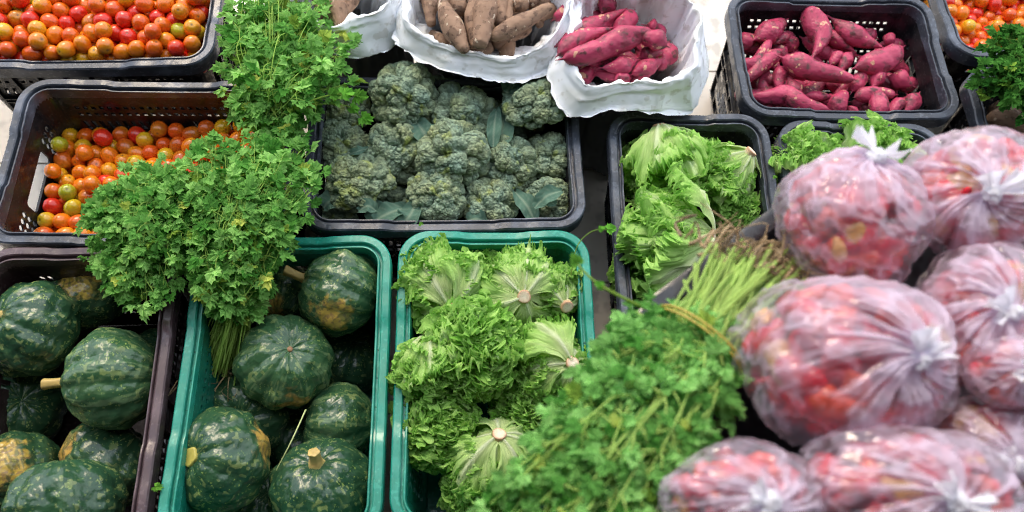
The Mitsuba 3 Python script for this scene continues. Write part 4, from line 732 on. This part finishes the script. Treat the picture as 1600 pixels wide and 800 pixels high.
for i, (k, p, ax, size, kind) in enumerate(LETTUCE):
    g = np.random.default_rng(700 + i)
    nm = thing('lettuce', LTL[k], 'lettuce', 'lettuce heads')
    Rm = basis(ax, g.uniform(0, 6))
    nl = {'bottom': 11, 'side': 11, 'frill': 0}[kind]
    sc = size / (.16 if kind == 'bottom' else .175 if kind == 'side' else .15)
    for q in range(nl):
        j = int(q / nl * 7)
        a = q * 2.39996 + g.normal(0, .15)
        tilt = trimesh.transformations.rotation_matrix(g.normal(0, .22), [0, 1, 0])[:3, :3]
        off = Rm[:, 2] * (.002 * q / nl * 4)
        part(nm, 'leaf', leafvar(kind, j), to_world=mat(Rm @ rotz(a) @ tilt, np.array(p) + off, sc * g.uniform(.85, 1.12)))
    # the curled leaf ends: all over a head that lies with its tips up, round the skirt of one that lies stem up
    cen = np.array(p) + Rm[:, 2] * size * (.42 if kind == 'frill' else .52)
    nt_ = {'bottom': 38, 'side': 38, 'frill': 84}[kind]
    for q in range(nt_):
        z = 1 - 1.15 * (q + .5) / nt_ if kind == 'frill' else g.uniform(-.62, .8)
        ph = q * 2.39996 + g.normal(0, .2); st = math.sqrt(max(0, 1 - z * z))
        dl = np.array([st * math.cos(ph), st * math.sin(ph), z])
        dw = Rm @ dl
        rad = size * (np.array([.40, .40, .34]) if kind == 'frill' else np.array([.50, .50, .42])) * g.uniform(.72, 1.05)
        pos = cen + Rm @ (dl * rad) - dw * .045 * sc
        out = nrm(dw + np.array([0, 0, .35]) + g.normal(0, .30, 3))
        part(nm, 'leaf', leafvar('tip', int(g.integers(7))), to_world=mat(basis(out, g.uniform(0, 6.3)), pos, sc * g.uniform(.65, 1.0)))
    if kind != 'frill': part(nm, 'cut_stem', STUMP[i % 2], to_world=mat(Rm, np.array(p) - Rm[:, 2] * .004, .80))

# ------------------------------------------------------------------ parsley bunches
def leaflet(g, size):
    """a lobed, toothed leaflet in the xy plane, its stalk at the origin, tip along +x"""
    pts = [(0, 0)]
    lob = [(-1.3, .50), (-1.0, .76), (-.74, .64), (-.48, .92), (-.24, .76), (0, 1.02), (.24, .76), (.48, .92), (.74, .64), (1.0, .76), (1.3, .50)]
    for a, r in lob:
        r = r * g.uniform(.85, 1.12); a = a + g.normal(0, .05)
        pts.append((r * math.cos(a) * .95, r * math.sin(a) * .85))
    p = np.array(pts) * size
    z = .55 * np.abs(p[:, 1]) * g.uniform(-.6, 1.2) - .9 * p[:, 0] ** 2 / size * g.uniform(-.2, .7) + size * g.normal(0, .11, len(p))
    v = np.c_[p, z]; f = np.array([[0, i, i + 1] for i in range(1, len(p) - 1)])
    return v, f
def compound(g, size):
    out = []
    for a, s, off in ((0, 1.0, .55), (1.05, .85, .25), (-1.05, .85, .25)):
        v, f = leaflet(g, size * s * .74)
        v = v @ trimesh.transformations.rotation_matrix(g.normal(0, .25), [1, 0, 0])[:3, :3].T
        c, s_ = math.cos(a), math.sin(a)
        v = np.stack([v[:, 0] * c - v[:, 1] * s_, v[:, 0] * s_ + v[:, 1] * c, v[:, 2]], 1) + [off * size * .55, 0, 0]
        out.append((v, f))
    return cat(out)
def sprig(g, root, tie, end, nleaf, leaf, stem_r, cols, up):
    mid = (tie + end) / 2 + np.array([0, 0, .25 * np.linalg.norm(end - tie)]) * g.uniform(.2, .9) * up + g.normal(0, .012, 3)
    pts = spline([root, tie, mid, end], 16)
    ms = []
    v, f = tube(pts, np.linspace(stem_r, stem_r * .35, 16), 5)
    sc = np.array(cols[2]) * g.uniform(.8, 1.2)
    ms.append((v, f, np.tile(sc, (len(v), 1))))
    d_end = nrm(pts[-1] - pts[-4])
    for q in range(nleaf):
        s = 1.0 if q == 0 else g.uniform(.42, .98)
        p = pts[int(s * 15)]
        dirn = d_end if q == 0 else nrm(d_end * .5 + g.normal(0, .8, 3) * [1, 1, .5])
        tip = p + dirn * g.uniform(.5, 1.2) * leaf * (0.3 if q == 0 else 1)
        if q:
            v, f = tube(np.array([p, (p + tip) / 2 + [0, 0, .004], tip]), stem_r * .5, 4, False)
            ms.append((v, f, np.tile(sc, (len(v), 1))))
        z = nrm(np.array([0, .1, 1.0]) + g.normal(0, .42, 3)); x = nrm(dirn - z * (dirn @ z)); Rm = np.stack([x, np.cross(z, x), z], 1)
        v, f = compound(g, leaf * g.uniform(.75, 1.25))
        t = g.random() ** 1.2
        c = np.array(cols[0]) + (np.array(cols[1]) - cols[0]) * t
        if g.random() < .05: c = c * [1.9, 1.15, .9]
        c = np.tile(c, (len(v), 1)) * (1 + .25 * g.normal(0, .5, (len(v), 1)))
        c[v[:, 0] < leaf * .12] *= 1.12
        ms.append((v @ Rm.T + tip, f, c))
    v, f, c = cat(ms)
    return mikit.ply((v, f), 'leaf_skin', smooth=False, color=np.clip(c, .004, 1))
BUN = {'top': ('bright green parsley bunch fanning up between the tomatoes and the sacks', 165, .0265, .0015, 8), 'left': ('parsley bunch spread over the half filled tomato crate and the pumpkins', 185, .0245, .0013, 9),
       'right': ('parsley bunch hanging by its tied stems and roots into the green pumpkin crate', 205, .0255, .0014, 8), 'fore': ('large out of focus parsley bunch with pale stems lying across the black tub', 250, .0230, .0021, 10), 'dark': ('dark green curly parsley bunch in the crate at the right edge', 90, .022, .0013, 8)}
for code, (root, tie, blobs) in BUNCHES.items():
    label, n, leaf, sr, nleaf = BUN[code]
    g = np.random.default_rng(900 + len(code) * 13)
    nm = thing('parsley_bunch', label, 'parsley', 'parsley bunches')
    root, tie = np.array(root), np.array(tie)
    d = nrm(tie - root); wts = np.array([b[1] ** 2 for b in blobs]); wts /= wts.sum()
    cols = ((.085, .28, .045), (.38, .68, .19), (.42, .60, .14)) if code != 'dark' else ((.030, .13, .020), (.12, .33, .06), (.15, .28, .06))
    if code == 'fore': cols = ((.08, .27, .045), (.35, .68, .21), (.50, .68, .20))
    spread = .030 if code == 'fore' else .021 if code == 'right' else .016
    for q in range(n):
        c, r = blobs[g.choice(len(blobs), p=wts)]
        e = g.normal(0, 1, 3); e /= np.linalg.norm(e); e[2] *= .55
        end = np.array(c) + e * r * g.random() ** .45
        off = g.normal(0, 1, 3); off -= d * (off @ d); off *= spread / 1.6
        if code == 'fore': off[2] *= .40
        offr = (off * .8 + np.array([1, -.2, 0]) * np.clip(g.normal(0, .026), -.055, .055) + g.normal(0, .007, 3) * [1, 1, .5] + d * g.normal(0, .018)) if code == 'fore' else off * 1.3 + g.normal(0, .006, 3) + d * g.normal(0, .012)
        part(nm, 'sprig', sprig(g, root + offr, tie + off, end, nleaf, leaf, sr, cols, 1.0 if code != 'fore' else .5))
    if code in ('right', 'fore'):
        rs = []
        for q in range(130 if code == 'fore' else 60):
            off = g.normal(0, 1, 3); off -= d * (off @ d); off *= spread * 1.5
            if code == 'fore': off = off * .5 + np.array([1, -.2, 0]) * np.clip(g.normal(0, .030), -.06, .06); off[2] *= .35
            p0 = root + off; k = g.uniform(.015, .045)
            pts = [p0, p0 - d * k * .5 + g.normal(0, .008, 3), p0 - d * k + g.normal(0, .014, 3), p0 - d * k * .8 + g.normal(0, .02, 3)]
            v, f = tube(spline(pts, 10), np.linspace((.0030 if code == 'fore' else .0017) if q % 3 == 0 else .0010, .0005, 10), 4)
            rs.append((v, f, np.tile(np.array([.34, .24, .13]) * g.uniform(.5, 1.3), (len(v), 1))))
        q = cat(rs)
        part(nm, 'roots', mikit.ply(q[:2], 'stem_skin', smooth=True, color=q[2]), 'tangle of thin brown roots', kind='stuff')
        t = np.linspace(0, 2 * np.pi, 40); e1 = nrm(np.cross(d, [0, 0, 1])); e2 = np.cross(d, e1)
        rr = .044 if code == 'fore' else .032
        bd = [tube(tie + d * o + rr * (np.cos(t)[:, None] * e1 * (1.35 if code == 'fore' else 1.15) + np.sin(t)[:, None] * e2 * .9), .0017, 6, False) for o in ((0, .006) if code == 'fore' else (0,))]
        v, f = cat(bd)
        part(nm, 'tie_band', mikit.ply((v, f), 'stem_skin', smooth=True, color=np.tile([.42, .33, .06] if code == 'fore' else [.22, .25, .08], (len(v), 1))), 'yellow band round the stems')

# ------------------------------------------------------------------ bags of peppers
def chilli_mesh(seed, col):
    g = np.random.default_rng(seed)
    L = g.uniform(.036, .056); r = g.uniform(.011, .017)
    p = spline([(0, 0, 0), (L * .4, g.normal(0, .004), 0), (L * .75, g.normal(0, .006), g.normal(0, .004)), (L, g.normal(0, .009), g.normal(0, .006))], 12)
    v, f = tube(p, r * np.array([.35, .8, 1, 1, .98, .92, .84, .74, .62, .48, .32, .1]), 10)
    v = v * (1 + .12 * (meshkit.noise(v * 120 + seed)[:, None] - .5))
    return mikit.ply((v, f), 'tomato_skin', smooth=True, color=np.clip(np.tile(np.array(col), (len(v), 1)) * (1 + .25 * (meshkit.noise(v * 60 + seed)[:, None] - .5)), 0, 1)), (v, f)
CC = [(.50, .003, .014), (.30, .002, .016), (.52, .005, .018), (.56, .05, .012), (.55, .28, .06), (.24, .003, .018)]
CH = [chilli_mesh(60 + i, CC[i % 6]) for i in range(12)]
def bag_mesh(seed, rx, ry, rz, R0):
    g = np.random.default_rng(seed)
    n, m = 100, 190
    B, PH = np.meshgrid(np.linspace(.05, np.pi, n), np.arange(m) * 2 * np.pi / m, indexing='ij')
    d = np.stack([np.sin(B) * np.cos(PH), np.sin(B) * np.sin(PH), np.cos(B)], -1)
    cyl = np.stack([np.cos(PH), np.sin(PH), 0 * PH], -1)
    tw = 1.1 * np.exp(-B / .45)
    def ridge(k, s, sharp=1.0):
        q = np.stack([np.cos(PH + tw) * k, np.sin(PH + tw) * k, B * .55], -1)
        return 1 - np.abs(2 * meshkit.fbm(q + s, 3, int(s) % 97) - 1) * 2.2
    near = np.exp(-((B - .15) / (.95 + .5 * (meshkit.noise(cyl * 1.6 + seed) - .5))) ** 2)
    pleat = ridge(3.0, seed * 1.7) * .6 + ridge(6.5, seed * 2.9 + 3) * .45
    cr = 1 - np.abs(2 * meshkit.fbm(d * 3.4 + seed * 5.5, 3, seed) - 1) ** .8 * 2.0
    rr = 1 + .10 * near * pleat + .070 * cr * (1 - .4 * near) + .36 * (meshkit.fbm(d * 1.4 + seed, 2, seed) - .5) + .09 * (meshkit.noise(d * 4.2 + seed) - .5) * (1 - near)
    rr = rr - .16 * np.exp(-(B / .42) ** 2) + .10 * np.exp(-(B / .10) ** 2)
    v = d * rr[..., None]
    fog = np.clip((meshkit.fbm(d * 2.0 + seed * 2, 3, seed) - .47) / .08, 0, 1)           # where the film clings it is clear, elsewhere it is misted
    fold_glint = np.clip(pleat - .38, 0, 1) * near * 2.4 + np.clip(cr - .60, 0, 1) * 1.6  # folds whitened: sky glints painted in, plus the thicker bunched film
    haze_and_glint = .03 + .11 * fog + .70 * fold_glint + .5 * np.exp(-(B / .30) ** 2)
    global FILM
    FILM = (d.reshape(-1, 3), rr.ravel())
    return v.reshape(-1, 3), grid_faces(n, m, False, True), np.stack([np.clip(haze_and_glint, .08, .95), B / np.pi], -1).reshape(-1, 2)
def knot_mesh(seed):
    g = np.random.default_rng(seed); ms = []
    ico = trimesh.creation.icosphere(subdivisions=3); d = np.array(ico.vertices)
    rr = .011 * (1 + .9 * (meshkit.fbm(d * 2.5 + seed, 3) - .5))
    ms.append((d * rr[:, None] * [1, 1.1, .9], np.array(ico.faces)))
    for s in range(2):
        n, m = 16, 22
        U_, S_ = np.meshgrid(np.linspace(0, 1, n), np.linspace(-1, 1, m), indexing='ij')
        an = s * 2.1 + g.normal(0, .4); Lt = g.uniform(.016, .030)
        fold = np.sin(S_ * g.uniform(5, 8) + seed) * .010 * U_ + .014 * (meshkit.fbm(np.stack([U_ * 3, S_ * 3, 0 * U_ + seed * 3 + s], -1), 3) - .5) * U_
        wdt = (.004 + .020 * U_) * S_ * .8
        x = .004 + Lt * U_ * (1 + .35 * (meshkit.noise(np.stack([S_ * 3 + s * 7, 0 * S_, 0 * S_ + seed], -1)) - .5)); z = .004 + Lt * .8 * U_ - .35 * Lt * U_ ** 2 + fold
        c, q = math.cos(an), math.sin(an)
        ms.append((np.stack([x * c - wdt * q, x * q + wdt * c, z], -1).reshape(-1, 3), grid_faces(n, m)))
    return mikit.ply(cat(ms), 'bag_knot', smooth=True)
BGL = {'a': 'knotted clear bag of red peppers at the back of the tub, before the lettuce', 'b': 'large knotted bag of peppers at the far right back corner', 'c': 'widest bag of peppers in the middle of the tub, knot at its right', 'd': 'pleated bag of peppers behind and right of the widest one',
       'e': 'bag of peppers at the bottom edge, right of the small front one', 'f': 'shaded bag of peppers low in the right corner', 'g': 'small bag of peppers with a pale knot nearest the parsley, at the bottom edge', 'h': 'bag of peppers cut off by the right edge, above the shaded one'}
BGS = {'a': 'bag resting before the lettuce', 'b': 'large bag at the far right', 'c': 'widest bag', 'd': 'pleated bag right of the widest', 'e': 'bag at the bottom edge right', 'f': 'shaded bag in the right corner', 'g': 'small bag nearest the parsley', 'h': 'bag cut by the right edge'}
nch = 0
for i, (k, p, rx, ry, kn) in enumerate(BAGS):
    g = np.random.default_rng(1200 + i)
    p = np.array(p); kn = nrm(kn)
    nm = thing('pepper_bag', BGL[k], 'bag', 'knotted plastic bags of peppers')
    # axes: image-right along the ground, the second along the ground away, up
    ex = nrm(np.cross(FWD, UP)); ez = np.array([0, 0, 1.0]); ex = nrm(ex - ez * (ex @ ez)); ey = np.cross(ez, ex)
    A = np.stack([ex * rx, ey * ry * 1.06, ez * min(rx, ry) * 1.0], 1)
    Ai = np.linalg.inv(A); kd = nrm(Ai @ (kn * 1.0))
    Rk = basis(kd, g.uniform(0, 6))
    v, f, fuv = bag_mesh(40 + i, rx, ry, 0, 0)
    Wv = (v @ Rk.T) @ A.T + p
    floor_z = TZ + .004 + .004 * meshkit.noise(Wv * 40)
    Wv[:, 2] = np.maximum(Wv[:, 2], floor_z)
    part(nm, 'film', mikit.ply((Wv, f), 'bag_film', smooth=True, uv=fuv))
    kp = p + A @ (kd * .97)
    Kb = basis(nrm(np.linalg.inv(A).T @ kd), g.uniform(0, 3))
    part(nm, 'knot', knot_mesh(i), to_world=mat(Kb, kp, 1.0))
    from scipy.spatial import cKDTree
    tree = cKDTree(FILM[0] @ Rk.T); deep = []
    tv_, tf_ = CH[0][1]
    count = {'c': 44, 'a': 32, 'b': 32, 'd': 30, 'e': 34, 'g': 22}.get(k, 18)
    for q in range(count + 200):
        top = q < count
        dd = g.normal(0, 1, 3); dd /= np.linalg.norm(dd)
        if top and dd @ nrm(Ai @ (EYE - p)) < -.1: dd = -dd
        rad = g.uniform(.82, .88) - (.06 if rx < .085 else 0) if top else .84 * g.random() ** .35
        rad *= FILM[1][tree.query(dd, 12)[1]].min() / (1.0 if top else 1.12)
        pos = p + A @ (dd * rad)
        if top:                                           # just under the film, touching it
            sk0 = float(np.clip(min(rx, ry) / .085, .55, 1.1)); fl = FILM[1][tree.query(dd, 30)[1]].min()
            w_ = A @ (dd * fl); ln = np.linalg.norm(w_); pos = p + w_ / ln * max(.01, ln - .0215 * sk0 - .002 * g.random())
        pos[2] = max(pos[2], TZ + .022)
        nrmv = nrm(np.linalg.inv(A).T @ dd); t = g.normal(0, 1, 3); t = nrm(t - nrmv * (t @ nrmv))
        Rm = np.stack([t, np.cross(nrmv, t), nrmv], 1)
        j = g.integers(12)
        if j % 6 == 4 and g.random() < .6: j = 0
        sk = float(np.clip(min(rx, ry) / .085, .55, 1.1))
        if top:
            nch += 1
            ck = thing('red_pepper', '%s pepper showing through the %s' % (['red', 'dark red', 'red', 'orange', 'yellow', 'deep red'][j % 6], BGS[k]), 'pepper', 'peppers in the bags')
            scene[ck] = {**CH[j][0], 'to_world': mat(Rm, pos - Rm[:, 0] * .018 * sk, sk)}
        else:
            cv, cf = CH[j][1]
            deep.append(((cv - [.018, 0, 0]) * sk @ Rm.T + pos, cf, np.tile(np.array(CC[j % 6]), (len(cv), 1))))
    q = cat(deep)
    ck = thing('pepper_heap', 'mass of peppers deeper inside the ' + BGS[k], 'peppers', kind='stuff')
    scene[ck] = mikit.ply(q[:2], 'tomato_skin', smooth=True, color=q[2])

# ------------------------------------------------------------------ small things
def loose(name, label, c, group=None, cat_='stem'):
    nm = thing(name, label, cat_, group); scene[nm] = c
def stem_shape(pts, r, col, smooth=True):
    p = spline(pts, 22); v, f = tube(p, np.linspace(r, r * .55, 22), 6)
    return v, f, np.tile(np.array(col), (len(v), 1))
v, f, c = stem_shape(STRAY[0], .0016, (.40, .46, .20)); loose('grass_blade', 'dry pale grass blade arching up between the front pumpkins', mikit.ply((v, f), 'stem_skin', smooth=True, color=c), cat_='grass blade')
def stray(pts, r, leaves, seed, label):
    g = np.random.default_rng(seed); ms = [stem_shape(pts, r, (.24, .38, .07))]
    p = spline(pts, 22)
    for k, sz in leaves:
        v, f = compound(g, sz); z = nrm([g.normal(0, .3), -.2 + g.normal(0, .3), 1]); x = nrm(p[min(k + 1, 21)] - p[k - 1]); x = nrm(x - z * (x @ z)); Rm = np.stack([x, np.cross(z, x), z], 1)
        c = np.tile(np.array([.14, .38, .05]) * g.uniform(.7, 1.3), (len(v), 1)); ms.append((v @ Rm.T + p[k], f, c))
    q = cat(ms); nm = thing('parsley_stalk', label, 'parsley', 'loose parsley stalks'); scene[nm] = mikit.ply(q[:2], 'leaf_skin', smooth=False, color=q[2])
stray(STRAY[1], .0022, [(20, .018), (12, .012)], 5, 'thick parsley stalk reaching left from the blurred bunch towards the green crate')
stray(STRAY[2], .0013, [(20, .022), (17, .014)], 6, 'thin parsley stalk arching over the right rim of the green lettuce crate')
stray(STRAY[3], .0018, [(20, .032), (16, .030), (13, .026)], 7, 'parsley stalk arching from the tall bunch over the broccoli corner')
stray(STRAY[4], .0014, [(20, .030), (15, .022)], 8, 'parsley stalk with a pale leaf lying on the dark broccoli head')
g = np.random.default_rng(9)
for k, (p, lab) in enumerate(zip(BITS, ('torn parsley leaf stuck on the brown crate rim near the bottom', 'tiny parsley scrap on the rim between the two black lettuce crates', 'parsley scrap on the rim under the broccoli'))):
    v, f = compound(g, .016 if k == 0 else .009); nm = thing('leaf_scrap', lab, 'leaf', 'leaf scraps on the rims')
    scene[nm] = mikit.ply((v + p, f), 'leaf_skin', smooth=False, color=np.tile([.16, .38, .05], (len(v), 1)))
for k, (pts, r) in enumerate(BROWNROOT):
    nm = thing('cassava_root', ('long brown root at the front of the right edge crate, below the dark parsley', 'brown root under the dark parsley at the right edge')[min(k, 1)], 'cassava', 'brown roots in the right edge crate')
    scene[nm] = root_mesh(pts, r, 470 + k, 'cassava_skin', True, .10)
for k, (p, r) in enumerate(BULBS):
    ico = trimesh.creation.icosphere(subdivisions=3); q = np.array(ico.vertices); q = q * (1 + .25 * (meshkit.fbm(q * 2 + k, 3) - .5))[:, None] * r
    nm = thing('ginger_knob', ('pale knob beside the brown root in the right edge crate', 'smaller pale knob against the left wall of the right edge crate')[k], 'root', 'pale knobs in the right edge crate')
    scene[nm] = mikit.ply((q + p, np.array(ico.faces)), 'stem_skin', smooth=True, color=np.clip(np.array([.56, .46, .34]) * (1 + .7 * (meshkit.fbm(q * 160, 3)[:, None] - .5)), 0, 1))

print('entries', len(scene), 'tris', sum(len(meshkit.WRITTEN[d['filename']][1]) for d in scene.values() if d.get('type') == 'ply'))
